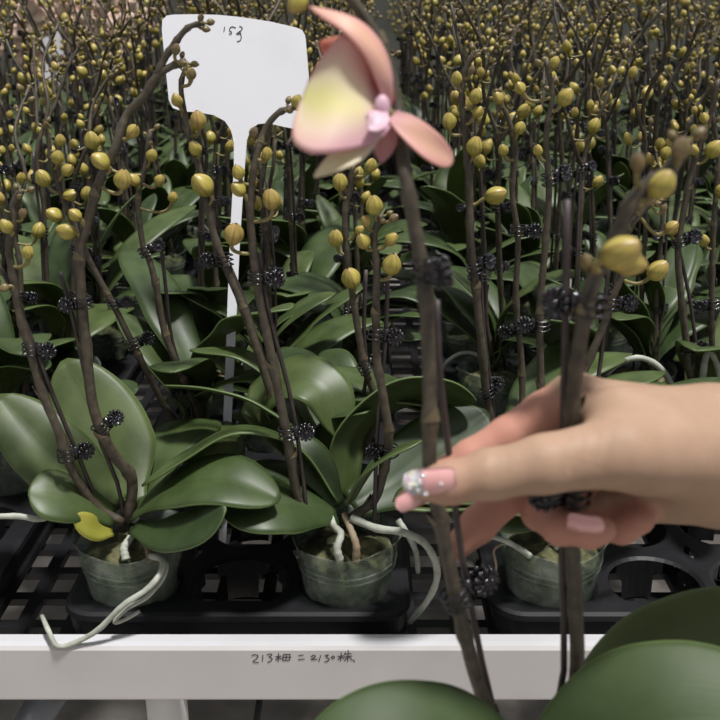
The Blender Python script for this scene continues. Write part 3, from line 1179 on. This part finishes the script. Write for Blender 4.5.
pC.stake([(609, 262, .725), (604, 327, .724), (598, 380, .722), (585, 440, .715), (572, 530, .71)])
pC.spike([(552, 520, .71), (545, 450, .73), (541, 380, .74), (540, 310, .74), (545, 250, .74), (549, 190, .74), (546, 140, .74), (552, 95, .74), (546, 60, .74)],
         [(566, 97, 21, .4, -.8), (520, 88, 15, -.5, -.7), (555, 62, 13, .3, -.9), (538, 150, 13, -.3, -.8)], .0033, .0019, 4, None, 46, [(546, 180, 10), (543, 330, 190)], 10)
pC.roots([(530, 556, .672), (520, 549, .668), (503, 540, .662), (484, 536, .66), (470, 544, .66)], .0026)
pC.roots([(504, 543, .662), (494, 550, .655), (496, 566, .654), (493, 582, .656), (474, 598, .662)], .0011, 'root_brown')
pC.roots([(556, 530, .69), (590, 540, .675), (625, 528, .672), (655, 512, .685)], .0028)
pC.roots([(548, 538, .675), (552, 533, .67), (560, 541, .668), (556, 548, .672)], .0032)

# --- D, behind B
pD = Plant(V((-.028, .812, ZB + .0012)), 'orchid close behind the front centre one, between its two clipped stems')
TAKEN.append((-.028, .812))
pD.leaf([(322, 470, .815), (296, 400, .83), (246, 356, .84), (190, 350, .842)], .040, (.1, .1, .98), nu=11, nv=22)
pD.leaf([(312, 470, .81), (262, 412, .80), (292, 380, .78), (326, 392, .765), (344, 440, .752)], .052, (.1, -.5, .85), nu=11, nv=26, droop=.03)
pD.leaf([(325, 480, .82), (318, 420, .86), (300, 370, .89), (282, 348, .93)], .05, (.1, -.6, .8), nu=11, nv=22)
pD.leaf([(335, 480, .815), (345, 420, .85), (335, 370, .88), (322, 352, .91)], .046, (-.2, -.6, .8), nu=11, nv=22)
pD.stub_leaves(3, 2.6, random.Random(8), .66, .8, -8)
pD.spike([(330, 485, .805), (305, 460, .80), (288, 435, .79), (274, 402, .785), (257, 350, .785), (242, 305, .785), (226, 268, .785), (214, 235, .785), (206, 200, .785), (199, 168, .785), (190, 140, .785),
          (184, 110, .785), (181, 85, .785), (186, 66, .785)],
         [(202, 185, 28, -.5, -.75), (198, 120, 21, 0, -1), (195, 148, 17, -.3, -.8), (191, 74, 14, .2, -.95), (177, 100, 15, -.3, -.9)], 0.0040, .0018, 3, None, 50, [(226, 264, 190)], 12)
pD.stake([(228, 262, .79), (246, 305, .788), (262, 355, .79), (284, 410, .795), (312, 470, .80)])
pD.spike([(330, 485, .81), (362, 455, .80), (376, 405, .79), (366, 372, .785), (358, 330, .785), (352, 290, .785), (347, 250, .785), (345, 215, .785), (350, 190, .785), (353, 165, .785)],
         [(351, 278, 25, -.25, -.85), (336, 238, 20, -.1, -.9), (340, 182, 20, 0, -1), (371, 165, 16, .3, -.8), (360, 230, 12, .5, -.5)], .0036, .0022, 3, None, 46, [(357, 368, 8)], 13)
pD.stake([(366, 270, .79), (364, 330, .79), (366, 380, .79), (352, 440, .80), (340, 485, .81)])

# --- E, behind C
pE = Plant(V((.128, .815, ZB + .0012)), 'tall orchid behind the fingertips, stem rising right of the blurred near clip')
TAKEN.append((.128, .815))
pE.stub_leaves(6, .4, random.Random(18), .85, 1.0, -5)
pE.spike([(500, 485, .81), (494, 440, .80), (487, 400, .795), (482, 350, .79), (478, 310, .79), (474, 270, .79), (470, 230, .79), (470, 195, .79), (467, 160, .79), (463, 120, .79), (462, 88, .79), (468, 64, .79), (478, 50, .79)],
         [(475, 146, 22, .1, -.95), (449, 121, 19, -.1, -.9), (496, 195, 24, .85, -.35), (476, 96, 17, .1, -.95), (457, 78, 15, -.2, -.9), (478, 112, 14, .5, -.8), (472, 70, 10, .3, -.9)],
         0.0040, .0019, 4, None, 50, [(476, 268, 10), (487, 392, 15)], 15)
pE.stake([(480, 258, .795), (484, 330, .795), (492, 400, .80), (500, 480, .81)])
pE.spike([(505, 485, .82), (520, 430, .83), (522, 370, .84), (516, 300, .84), (518, 240, .84), (512, 190, .84), (516, 150, .84), (508, 118, .84), (496, 96, .84)],
         [(520, 128, 15, .3, -.9), (503, 150, 14, -.3, -.8), (498, 98, 15, -.4, -.7)], .0032, .0019, 4, None, 46, [(518, 330, 180), (518, 230, 0)], 16)

# --- F, right edge
pF = Plant(V((.352, .90, ZB + .0012)), 'orchid at the right edge behind the wrist, a pale root looping out of its pot')
TAKEN.append((.352, .90))
pF.stub_leaves(6, 1.2, random.Random(23), .85, 1.0)
pF.spike([(722, 450, .90), (700, 420, .89), (692, 385, .88), (686, 340, .88), (681, 295, .88), (678, 250, .88), (684, 210, .88), (692, 170, .88), (702, 140, .88), (712, 110, .88), (718, 80, .88)],
         [(714, 149, 21, .4, -.85), (672, 228, 17, -.2, -.9), (704, 118, 13, -.4, -.8), (694, 150, 13, -.5, -.7)], .0038, .0022, 3, None, 46, [(688, 348, 12), (678, 240, 10)], 17)
pF.stake([(676, 236, .885), (690, 300, .885), (698, 360, .885), (712, 440, .90)])
pF.spike([(728, 450, .90), (716, 400, .90), (712, 340, .90), (712, 280, .90), (714, 220, .90), (718, 160, .90), (712, 110, .90)], [(704, 240, 14, -.4, -.8), (722, 190, 16, .3, -.8)], .0034, .002, 3, None, 46, [(712, 300, 190)], 18)
pF.roots([(700, 420, .88), (703, 375, .872), (708, 352, .868), (716, 362, .866), (722, 390, .868)], .0036)
pF.roots([(715, 440, .88), (680, 402, .872), (664, 372, .868), (642, 358, .868), (618, 364, .87), (600, 384, .88), (590, 410, .885)], .0034)

# --- G, second row left (roots curling over its pot)
pG = Plant(V((-.172, .905, ZB + .0012)), 'second-row orchid whose pale roots curl over the pot right of the large oval leaf')
TAKEN.append((-.172, .905))
pG.stub_leaves(8, 2.2, random.Random(31), .85, 1.05)
pG.spike([(196, 440, .90), (200, 418, .89), (190, 392, .88), (174, 358, .875), (163, 325, .875), (157, 290, .875), (150, 262, .875), (143, 245, .875), (138, 200, .875), (146, 165, .875), (150, 130, .875)],
         [(173, 197, 13, .3, -.9), (152, 155, 15, .4, -.8), (160, 180, 14, .5, -.7), (134, 180, 15, -.4, -.8), (92, 140, 20, -.1, -.9)], .0038, .0022, 4, None, 46, [(154, 250, 8), (176, 385, 190)], 20)
pG.stake([(160, 238, .88), (166, 290, .88), (172, 340, .885), (190, 400, .89), (196, 440, .90)])
pG.spike([(190, 440, .905), (168, 412, .90), (142, 362, .89), (116, 310, .89), (92, 265, .89), (76, 230, .89), (62, 195, .89), (52, 165, .89), (48, 135, .89), (44, 125, .89)],
         [(58, 157, 17, .3, -.9), (68, 170, 16, .6, -.5), (43, 178, 20, -.3, -.8), (60, 140, 14, .2, -.9), (70, 195, 16, .7, -.2), (54, 215, 19, -.5, -.4)], .0034, .002, 4, None, 46, [(113, 304, 10), (100, 345, 5)], 21)
pG.roots([(190, 450, .885), (182, 440, .872), (190, 428, .868), (200, 434, .866), (206, 446, .868), (214, 438, .866), (218, 424, .868)], .0034)
pG.roots([(186, 458, .885), (172, 462, .872), (160, 470, .868), (152, 480, .868)], .0034)
pG.roots([(196, 455, .885), (186, 450, .868), (176, 452, .864), (168, 462, .864)], .003)

# ------------------------------------------------------------------ the crowd of orchids behind
mid_t = [generic_plant('potted_orchid', random.Random(100 + k), True) for k in range(11)]
far_t = [generic_plant('potted_orchid', random.Random(300 + k), False) for k in range(9)]
flo_t = [generic_plant('potted_orchid', random.Random(400 + k), False, True) for k in range(2)]
for t in mid_t + far_t + flo_t:
    remember(t)
used = set()
rgp = random.Random(77)
for row in range(0, 34):
    y = Y0 + RY * row
    if y > YB - .1:
        break
    for tx in range(-6, 7):
        for hx in ((0, 2) if row % 2 == 0 else (1,)):
            xx = TX[hx] + tx * TP
            if abs(xx) > .379 * (y * .94 + .2) + .11:
                continue
            if any((xx - a) ** 2 + (y - b) ** 2 < .0105 for a, b in TAKEN):
                continue
            if row == 0 or (row == 1 and abs(xx) < .5):
                if abs(xx) < .42:
                    continue
            if abs(xx + .118) < .05 and abs(y - .85) < .05:
                continue
            px = 360 + xx / (y * CP + .2 * SP) * F
            far = y > 1.95
            zone = 'left of the white sign' if px < 165 else 'behind the white sign and pink flower' if px < 450 else 'right of the pink flower'
            if far:
                pool = far_t
                if px < 135 and y > 2.3 and rgp.random() < .65:
                    pool = flo_t
                lab = ('small distant orchid with open pink blooms in the last rows at upper left' if pool is flo_t
                       else 'small distant orchid in bud, last rows ' + zone)
                grp = 'distant flowering orchids' if pool is flo_t else 'distant orchids ' + zone
            else:
                pool = mid_t
                lab = 'clipped potted orchid in bud in the middle rows ' + zone
                grp = 'middle-row orchids ' + zone
            if y < 1.15:
                lab = 'potted orchid just behind the front plants ' + zone
                grp = 'near-row orchids ' + zone
            if far and rgp.random() < .30:
                continue
            i = rgp.randrange(len(pool))
            t = pool[i]
            if t.name not in used:
                used.add(t.name)
                o = t
            else:
                o = copy_tree(t)
            o.location = (xx + rgp.uniform(-.006, .006), y + rgp.uniform(-.006, .006), ZB + .0012)
            o.rotation_euler = (0, 0, rgp.uniform(0, 6.28))
            s = rgp.uniform(.92, 1.06) * (1 + .13 * max(0, min(1, y - 1.1)))
            o.scale = (s, s, s)
            tag(o, lab, 'potted orchid', grp)
for t in mid_t + far_t + flo_t:
    if t.name not in used:
        for c in KID[t.name]:
            for d in KID[c.name]:
                bpy.data.objects.remove(d)
            bpy.data.objects.remove(c)
        bpy.data.objects.remove(t)

# ------------------------------------------------------------------ the white sign
SY = .853


def on_sign(px, py, off=0.):
    """where the sight line of a pixel meets the sign, which leans back a little"""
    v = (py - 360) / F
    dy, dz = CP - v * SP, -SP - v * CP
    k, z0 = .22, ZB + .1
    t = (SY + off + k * (HC - z0)) / (dy - k * dz)
    return V(((px - 360) / F * t, dy * t, HC + dz * t))


out = [(162, 30), (162.5, 20), (167, 15.5), (174, 14.5), (195, 14.2), (218, 14.8), (240, 17), (270, 21.5), (296, 27.5), (302, 30), (305, 35), (306, 42), (309, 78), (313, 122), (312, 129), (307, 131),
       (285, 127), (268, 123), (258, 124), (251, 129), (247, 140), (245, 165), (240, 240), (235, 348)]
left = [(226, 348), (230, 240), (234, 165), (234, 142), (231, 130), (225, 121), (214, 115), (200, 112.5), (182, 111), (173, 108), (169, 100), (165, 60)]
poly = [on_sign(x, y) for x, y in out]
dn = (on_sign(235, 348) - on_sign(240, 240)).normalized()
dl = (on_sign(226, 348) - on_sign(230, 240)).normalized()
zt = ZB - .004
poly.append(poly[-1] + dn * ((zt - poly[-1].z) / dn.z))
lp = [on_sign(x, y) for x, y in left]
poly.append(lp[0] + dl * ((zt - lp[0].z) / dl.z))
poly += lp
g = Geo()
n = len(poly)
g.v += [p + V((0, -.001, 0)) for p in poly] + [p + V((0, .001, 0)) for p in poly]
g.f += [tuple(range(n))[::-1], tuple(range(n, 2 * n))]
g.m += [0, 0]
g.uv += [((0, 0),) * n] * 2
for i in range(n):
    i2 = (i + 1) % n
    g.f.append((i, i2, n + i2, n + i))
    g.m.append(0)
    g.uv.append(((0, 0),) * 4)
sroot = empty('plant_sign', V((poly[25].x, poly[25].y, ZB)), 'large blank white plastic plant label on a stake with a small handwritten number', 'sign')
sb = part('label_board', g, ['sign'], sroot, smooth=False)
ST = [[(222, 150), (215, 195)], [(290, 150), (272, 160), (266, 183), (282, 198), (281, 216), (262, 212)], [(288, 148), (322, 160)],
      [(355, 145), (378, 158), (376, 178), (350, 198), (328, 216), (366, 212), (352, 192)], [(366, 212), (371, 252), (357, 278), (335, 282)]]
part('handwriting', ink(ST, lambda x, y: on_sign(200 + x / 9, 10 + y / 9, -.0011), .00045, 0), ['ink'], sb, label='small black handwritten number')

# ------------------------------------------------------------------ the orchid held up in front
HY = .38
crown = U(538, 800, .375)
hroot = empty('potted_orchid', crown - V((0, 0, .083)), 'orchid held up close by the hand, with one open pink and yellow flower', 'potted orchid')
pH = Plant.__new__(Plant)
pH.root, pH.o = hroot, V(hroot.location)
link('pot', POT_ME, hroot)
link('potting_moss', MOSS_ME[0], hroot)
HL = ('leaf_held', 'leaf_under')
pH.leaf([(536, 808, .372), (508, 772, .352), (442, 750, .338), (364, 758, .328), (285, 810, .32)], .062, (-.05, -.5, .87), HL, nu=21, nv=44, fold=.16, thick=.0024)
pH.leaf([(544, 812, .37), (582, 760, .35), (650, 729, .338), (735, 729, .33), (830, 757, .322)], .075, (.05, -.62, .78), HL, nu=21, nv=44, fold=.10, thick=.0024)
pH.leaf([(556, 800, .39), (606, 712, .405), (672, 662, .412), (752, 641, .415), (838, 648, .41)], .062, (-.05, -.72, .7), HL, nu=21, nv=44, fold=.10, thick=.0024)
H1p = [(530, 795, .378), (498, 735, .380), (477, 680, .381), (466, 640, .381), (454, 590, .379), (441, 525, .376), (430, 470, .3715), (430, 407, .374), (428, 340, .378), (424, 283, .380), (415, 230, .381), (407, 185, .381),
       (402, 150, .388), (398, 112, .398), (386, 60, .402), (366, 20, .402), (340, -12, .400), (318, -22, .398)]
so1 = pH.spike(H1p, [(297, 3, 26, -.4, .5)], .0037, .0022, 2, None, 70, [(427, 276, -48), (458, 600, 20)], 31, 9)
pH.stake([(437, 300, .384), (438, 350, .383), (444, 413, .383), (450, 460, .385), (458, 530, .387), (470, 600, .388), (487, 683, .388), (505, 745, .385), (525, 800, .382)], .0016)
H2p = [(548, 795, .380), (566, 735, .381), (577, 670, .381), (575, 600, .379), (573, 550, .3765), (571, 480, .374), (571, 430, .375), (575, 380, .376), (582, 330, .377), (594, 280, .378), (606, 258, .378), (618, 232, .378), (630, 205, .378), (646, 186, .378),
       (664, 174, .378), (678, 158, .378), (684, 140, .378)]
so2 = pH.spike(H2p, [(621, 252, 44, .45, -.35, -.012), (630, 262, 36, .7, .1, .004), (662, 184, 34, .35, -.8), (638, 162, 22, -.1, -.95, 0, 1), (681, 148, 26, 0, -1, 0, 1), (586, 262, 22, -.3, -.7, .008)], .0037, .0027, 2, None, 70, [(572, 304, 175), (572, 499, 180)], 32, 9)
pH.stake([(567, 200, .382), (566, 300, .3815), (564, 400, .3815), (563, 470, .382), (562, 560, .3835), (564, 670, .385), (548, 745, .384), (540, 800, .382)], .0017)

# its open flower, hung on the first stem
fy = .388
fc = U(388, 110, fy)
cup = .20
rc = .0
fl = part('flower', tube(catmull([U(401, 134, .392), U(397, 122, .392), fc], 8), .0016, 8), ['pedicel'], so1, label='open flower, yellow-cream heart with pink rims')


def petal(nm, pts, w, hint, m, **kw):
    o = link(nm, mesh_of(nm, petal_geo(P3(pts), w, hint, nu=17, nv=24, **kw), [m], origin_of(hroot)), hroot)
    return o


# flower pieces hang under the stem that bears them
def fpetal(nm, pts, w, hint, m, label=None, **kw):
    o = petal(nm, pts, w, hint, m, **kw)
    o.name = nm
    if label:
        o['label'] = label
    return o


fpetal('petal', [(388, 114, fy), (364, 107, fy - .009), (332, 97, fy - .012), (305, 92, fy - .003)], .048, (-.15, -1, .45), 'petal', label='broad petal, yellow heart with pink rim', cup=.10, neck=.24, peak=.66, tip=.48, fan=True)
fpetal('petal', [(384, 108, fy + .003), (367, 83, fy - .001), (349, 61, fy - .002), (320, 42, fy + .001)], .021, (-.5, -1, .2), 'petal_shaded', label='far petal, its shaded inner side coloured dark red', cup=-.1, neck=.5, peak=.5)
fpetal('sepal', [(389, 106, fy - .002), (387, 78, fy - .006), (374, 47, fy - .008), (349, 23, fy - .008), (310, 7, fy - .003)], .0112, (.65, -.85, .55), 'sepal', label='arched peach upper sepal', cup=-.25, neck=.4, peak=.5)
fpetal('sepal', [(392, 116, fy), (408, 127, fy - .004), (430, 146, fy - .006), (452, 164, fy - .004)], .0115, (.35, -1, .3), 'sepal', label='peach side sepal pointing down right', cup=.1, neck=.45, peak=.62, tip=.5)
fpetal('sepal', [(388, 118, fy + .002), (386, 132, fy + .001), (384, 146, fy), (381, 163, fy)], .0100, (.1, -1, .1), 'sepal_mauve', label='mauve lower sepal', cup=.1, neck=.5, peak=.5)
fpetal('sepal', [(374, 130, fy - .010), (354, 150, fy - .014), (336, 162, fy - .018), (314, 177, fy - .020)], .0105, (-.1, -1, .5), 'sepal_cream', label='cream tip under the petal', cup=.1, neck=.7, peak=.3)
lg = Geo()
ball(U(382, 108, fy - .008), .0032, lg, 0, 16, 12, Matrix(((1, 0, 0), (0, 1, 0), (0, 0, 1.6))))
ball(U(374, 117, fy - .011), .0025, lg, 0, 16, 12, Matrix(((1.3, 0, 0), (0, 1, 0), (0, 0, 1))))
lg.add(petal_geo(P3([(384, 112, fy - .010), (378, 122, fy - .016), (366, 128, fy - .018)]), .008, (-.2, -1, .4), 9, 10))
o = link('lip', mesh_of('lip', lg, ['lip'], origin_of(hroot)), hroot)
for c in [c for c in bpy.data.objects if c.parent == hroot and c.name.split('.')[0] in ('petal', 'sepal', 'lip')]:
    c.parent = hroot

# ------------------------------------------------------------------ the hand
def cone(P, a, b, ra, rb):
    a, b = np.array(a), np.array(b)
    ba = b - a
    h = np.clip(((P - a) @ ba) / (ba @ ba), 0, 1)
    d = P - a - h[:, None] * ba
    return np.sqrt((d * d).sum(1)) - (ra + (rb - ra) * h)


def ell(P, c, ax, r):
    """ellipsoid with axes given by the columns of ax"""
    q = (P - np.array(c)) @ np.array(ax)
    r = np.array(r)
    k0 = np.sqrt(((q / r) ** 2).sum(1))
    k1 = np.sqrt(((q / r ** 2) ** 2).sum(1)) + 1e-9
    return k0 * (k0 - 1) / k1


def smin(a, b, k):
    h = np.clip(.5 + .5 * (b - a) / k, 0, 1)
    return b * (1 - h) + a * h - k * h * (1 - h)


def chain(P, joints, rad, k=.003):
    d = None
    for i in range(len(joints) - 1):
        c = cone(P, joints[i], joints[i + 1], rad[i], rad[i + 1])
        d = c if d is None else smin(d, c, k)
    return d


def nets(D, o, h):
    s = D < 0
    nx, ny, nz = D.shape
    cs = (nx - 1, ny - 1, nz - 1)
    acc = np.zeros(cs + (3,))
    cnt = np.zeros(cs)
    quads = []
    allc = np.zeros(cs, bool)
    for ax in range(3):
        sl0, sl1 = [slice(None)] * 3, [slice(None)] * 3
        sl0[ax], sl1[ax] = slice(0, -1), slice(1, None)
        d0, d1 = D[tuple(sl0)], D[tuple(sl1)]
        x = (d0 < 0) != (d1 < 0)
        ii = np.argwhere(x)
        t = d0[x] / (d0[x] - d1[x])
        pos = ii.astype(float)
        pos[:, ax] += t
        o1, o2 = (ax + 1) % 3, (ax + 2) % 3
        ring = []
        ok = np.ones(len(ii), bool)
        for (a, b) in ((-1, -1), (0, -1), (0, 0), (-1, 0)):
            c = ii.copy()
            c[:, o1] += a
            c[:, o2] += b
            inside = ((c >= 0) & (c < np.array(cs))).all(1)
            ok &= inside
            cc = c[inside]
            np.add.at(acc, (cc[:, 0], cc[:, 1], cc[:, 2]), pos[inside])
            np.add.at(cnt, (cc[:, 0], cc[:, 1], cc[:, 2]), 1)
            ring.append(c)
        sg = d0[x] < 0
        quads.append((np.stack(ring, 1)[ok], sg[ok]))
    act = cnt > 0
    idx = -np.ones(cs, int)
    idx[act] = np.arange(act.sum())
    verts = acc[act] / cnt[act][:, None] * h + o
    faces = []
    for q, sg in quads:
        f = idx[q[..., 0], q[..., 1], q[..., 2]]
        f = np.where(sg[:, None], f, f[:, ::-1])
        faces.append(f)
    return verts, np.concatenate(faces)


def hp(*a):
    return np.array(U(*a))


THUMB = [hp(690, 452, .372), hp(618, 452, .357), hp(545, 464, .351), hp(492, 474, .350), hp(448, 483, .350), hp(424, 486, .3505)]
THUMB_R = [.0165, .0150, .0118, .0102, .0086, .0062]
INDEX = [hp(640, 412, .398), hp(576, 400, .396), hp(545, 413, .394), hp(508, 436, .391), hp(470, 458, .387), hp(440, 478, .384), hp(408, 500, .380)]
INDEX_R = [.0125, .0112, .0098, .0088, .0080, .0074, .0050]
MIDDLE = [hp(650, 430, .412), hp(590, 425, .412), hp(535, 462, .412), hp(505, 497, .407), hp(478, 525, .401), hp(456, 548, .396)]
MIDDLE_R = [.0125, .0112, .0098, .0092, .0086, .0064]
RING = [hp(655, 445, .420), hp(600, 445, .424), hp(540, 478, .418), hp(540, 512, .398), hp(560, 527, .3725), hp(590, 531, .3600), hp(603, 530, .3600)]
RING_R = [.0125, .0108, .0092, .0086, .0080, .0074, .0058]
PINKY = [hp(665, 460, .430), hp(615, 465, .436), hp(575, 500, .430), hp(590, 525, .405), hp(622, 528, .385), hp(640, 520, .382)]
PINKY_R = [.0120, .0100, .0082, .0076, .0072, .0066]


def hand_sdf(P):
    I = np.eye(3)
    # palm and back of the hand
    palm = cone(P, hp(588, 414, .394), hp(700, 444, .392), .0120, .0190)
    palm = smin(palm, cone(P, hp(606, 428, .412), hp(720, 454, .402), .0120, .0200), .012)
    palm = smin(palm, cone(P, hp(622, 448, .424), hp(725, 470, .404), .0115, .0190), .012)
    palm = smin(palm, cone(P, hp(645, 470, .418), hp(722, 478, .398), .0105, .0180), .012)
    # web between thumb and index, thenar pad, forearm
    palm = smin(palm, cone(P, hp(618, 421, .377), hp(708, 432, .388), .0150, .0200), .012)
    palm = smin(palm, cone(P, hp(640, 455, .368), hp(715, 452, .388), .0160, .0215), .014)
    palm = smin(palm, cone(P, hp(650, 492, .392), hp(712, 482, .390), .0095, .0160), .010)
    arm = cone(P, hp(716, 455, .392), hp(800, 452, .398), .0258, .0262)
    arm = smin(arm, cone(P, hp(716, 462, .404), hp(800, 458, .412), .0240, .0250), .012)
    arm = smin(arm, cone(P, hp(800, 454, .402), hp(930, 462, .418), .0270, .0320), .012)
    palm = smin(palm, arm, .016)
    palm = smin(palm, cone(P, hp(612, 506, .398), hp(670, 496, .398), .0095, .0120), .008)
    d = smin(chain(P, THUMB, THUMB_R, .004), palm, .010)
    for J, Rr in ((INDEX, INDEX_R), (MIDDLE, MIDDLE_R), (RING, RING_R), (PINKY, PINKY_R)):
        c = chain(P, J, Rr, .003)
        body = smin(c, palm, .006)
        d = np.minimum(d, body)
    # knuckle of the index, joint wrinkles of the thumb
    d = smin(d, ell(P, hp(574, 397, .394), I, (.0105, .0105, .0098)), .006)
    for (cx, w, dep) in ((500, .0012, .00042), (494, .0010, .00042), (507, .0010, .00035), (566, .0012, .0004), (578, .0014, .00045), (592, .0013, .0004), (606, .0014, .0004)):
        lean = .25 if cx > 540 else .08
        q = hp(cx, 468, .34)
        x = P[:, 0] - q[0] - (P[:, 2] - q[2]) * lean
        near = np.exp(-((P[:, 1] - .340) / .012) ** 2) * np.exp(-((P[:, 2] - q[2]) / .011) ** 2)
        d = d + 2.3 * dep * np.exp(-(x / w) ** 2) * near
    return d


h = .00105
lo = np.array([hp(395, 500, .37)[0] - .012, .325, min(hp(500, 560, .36)[2], hp(930, 560, .40)[2]) - .01])
hi = np.array([hp(930, 460, .41)[0] + .04, .470, hp(600, 360, .41)[2] + .012])
nn = np.ceil((hi - lo) / h).astype(int) + 1
xs, ys, zs = (lo[i] + h * np.arange(nn[i]) for i in range(3))
D = np.empty(nn)
for i in range(nn[0]):
    yy, zz = np.meshgrid(ys, zs, indexing='ij')
    Pp = np.stack([np.full(yy.size, xs[i]), yy.ravel(), zz.ravel()], 1)
    D[i] = hand_sdf(Pp).reshape(nn[1], nn[2])
D[-1] = .01
D[0] = .01
hv, hf = nets(D, lo, h)
# a little relaxing takes the grid out of the surface
e = np.concatenate([hf[:, [0, 1]], hf[:, [1, 2]], hf[:, [2, 3]], hf[:, [3, 0]]])
for it in range(4):
    a = np.zeros_like(hv)
    c = np.zeros(len(hv))
    np.add.at(a, e[:, 0], hv[e[:, 1]])
    np.add.at(c, e[:, 0], 1)
    np.add.at(a, e[:, 1], hv[e[:, 0]])
    np.add.at(c, e[:, 1], 1)
    hv = hv + .5 * (a / c[:, None] - hv)
dth = chain(hv, THUMB, THUMB_R)
pink = np.full(len(hv), 0.)
for J, Rr in ((INDEX[2:], INDEX_R[2:]), (MIDDLE[2:], MIDDLE_R[2:]), (RING[2:], RING_R[2:]), (PINKY[2:], PINKY_R[2:])):
    pink = np.maximum(pink, np.clip(1 - (chain(hv, J, Rr)) / .006, 0, 1))
pink = np.maximum(pink, np.clip(1 - cone(hv, THUMB[4], THUMB[5], .009, .007) / .010, 0, 1) * .8)
pink *= np.clip(dth / .004 + .3, .25, 1)
ho = V(hp(640, 450, .39))
me = bpy.data.meshes.new('hand')
me.from_pydata([tuple(p - np.array(ho)) for p in hv], [], [tuple(int(i) for i in f) for f in hf])
me.materials.append(M['skin'])
me.polygons.foreach_set('use_smooth', [True] * len(hf))
at = me.attributes.new('pink', 'FLOAT', 'POINT')
at.data.foreach_set('value', pink.astype(np.float32))
me.update()
hand = link('hand', me)
hand.location = ho
tag(hand, 'bare hand with glossy pink nails reaching in to hold two orchid stems', 'hand')


def nail(joint_a, joint_b, center, along, facing, L, W, r, mats, label, tipfrac=0., arch=1.0):
    """a curved nail plate"""
    A = V(along).normalized()
    N = V(facing)
    N = (N - A * N.dot(A)).normalized()
    S = A.cross(N)
    g = Geo()
    nu, nv = 13, 17
    for lay in (0, 1):
        b = len(g.v)
        for j in range(nv):
            t = j / (nv - 1)
            w = W / 2 * min(1, (1 - (1 - t / .28) ** 2) ** .5 * .25 + .75 if t < .28 else 1)
            if t > .72:
                w *= max(.05, 1 - ((t - .72) / .28) ** 2.2) ** .55
            for i in range(nu):
                u = i / (nu - 1) * 2 - 1
                ang = u * w / r
                p = V(center) + A * (t - .45) * L + S * math.sin(ang) * r + N * ((math.cos(ang) - 1) * r - arch * .0012 * (2 * t - 1) ** 2 + (.0006 if lay == 0 else 0))
                g.v.append(p)
        for j in range(nv - 1):
            for i in range(nu - 1):
                q = (b + j * nu + i, b + j * nu + i + 1, b + (j + 1) * nu + i + 1, b + (j + 1) * nu + i)
                g.f.append(q if lay else q[::-1])
                g.m.append(1 if j / (nv - 1) > 1 - tipfrac and tipfrac > 0 else 0)
                g.uv.append(((0, 0),) * 4)
    b2 = nu * nv
    ring = [k * nu for k in range(nv)] + [(nv - 1) * nu + i for i in range(1, nu)] + [k * nu + nu - 1 for k in range(nv - 2, -1, -1)] + [i for i in range(nu - 2, 0, -1)]
    for i in range(len(ring)):
        a, c = ring[i], ring[(i + 1) % len(ring)]
        g.f.append((a, c, c + b2, a + b2))
        g.m.append(0)
        g.uv.append(((0, 0),) * 4)
    return part('fingernail', g, mats, hand, label=label)


tn = nail(None, None, U(432, 483.5, .3405), U(408, 486, .342) - U(456, 482, .341), (.0, -1, .12), .0215, .0125, .0074, ['nail', 'glitter'], 'long pink thumbnail with a glittery tip', .42)
sg = Geo()
for (x, y) in ((413, 480), (418, 490), (424, 476), (426, 494), (441, 484), (410, 488), (420, 483)):
    ball(U(x, y, .3392), .0010 if x != 441 else .0008, sg, 0, 8, 6)
part('rhinestone', sg, ['stone'], tn, label='tiny clear stones set on the nail')
nail(None, None, U(411, 500, .3735), U(398, 506, .374) - U(420, 494, .377), (-.25, -1, .15), .0130, .0086, .0058, ['nail'], 'pink index fingernail')
nail(None, None, U(584, 526, .3522), U(602, 529, .3522) - U(566, 524, .356), (.05, -1, -.15), .0155, .0098, .0066, ['nail'], 'pink nail of the finger curled round the stem')

# ------------------------------------------------------------------ light, camera
w = bpy.data.worlds.new('World')
scene.world = w
w.use_nodes = True
nt = w.node_tree
nt.nodes.clear()
wo = nt.nodes.new('ShaderNodeOutputWorld')
bg = nt.nodes.new('ShaderNodeBackground')
tc = nt.nodes.new('ShaderNodeTexCoord')
sp = nt.nodes.new('ShaderNodeSeparateXYZ')
nt.links.new(tc.outputs['Generated'], sp.inputs[0])
nt.links.new(ramp(nt, sp.outputs[2], [(0, (.62, .62, .63)), (.3, (.8, .81, .83)), (1, (1, 1.01, 1.03))]), bg.inputs[0])
bg.inputs[1].default_value = .42
nt.links.new(bg.outputs[0], wo.inputs[0])

sun = bpy.data.lights.new('Sun', 'SUN')
sun.energy = 4.5
sun.angle = R(7)
sun.color = (1, .985, .96)
so = bpy.data.objects.new('Sun', sun)
COL.objects.link(so)
so.location = (0, 0, 4)
so.rotation_euler = V((-.22, .16, -1)).to_track_quat('-Z', 'Y').to_euler()

cam = bpy.data.cameras.new('Camera')
cam.sensor_width = 36
cam.sensor_fit = 'HORIZONTAL'
cam.lens = 36 * F / 720
cam.clip_start = .02
cam.clip_end = 60
cam.dof.use_dof = True
cam.dof.focus_distance = .84
cam.dof.aperture_fstop = 14
co = bpy.data.objects.new('Camera', cam)
COL.objects.link(co)
co.location = (0, 0, HC)
co.rotation_euler = (math.pi / 2 - PITCH, 0, 0)
scene.camera = co
scene.view_settings.view_transform = 'Standard'
scene.view_settings.look = 'None'
scene.view_settings.exposure = .17
scene.view_settings.gamma = 1
scene.view_settings.use_curve_mapping = False
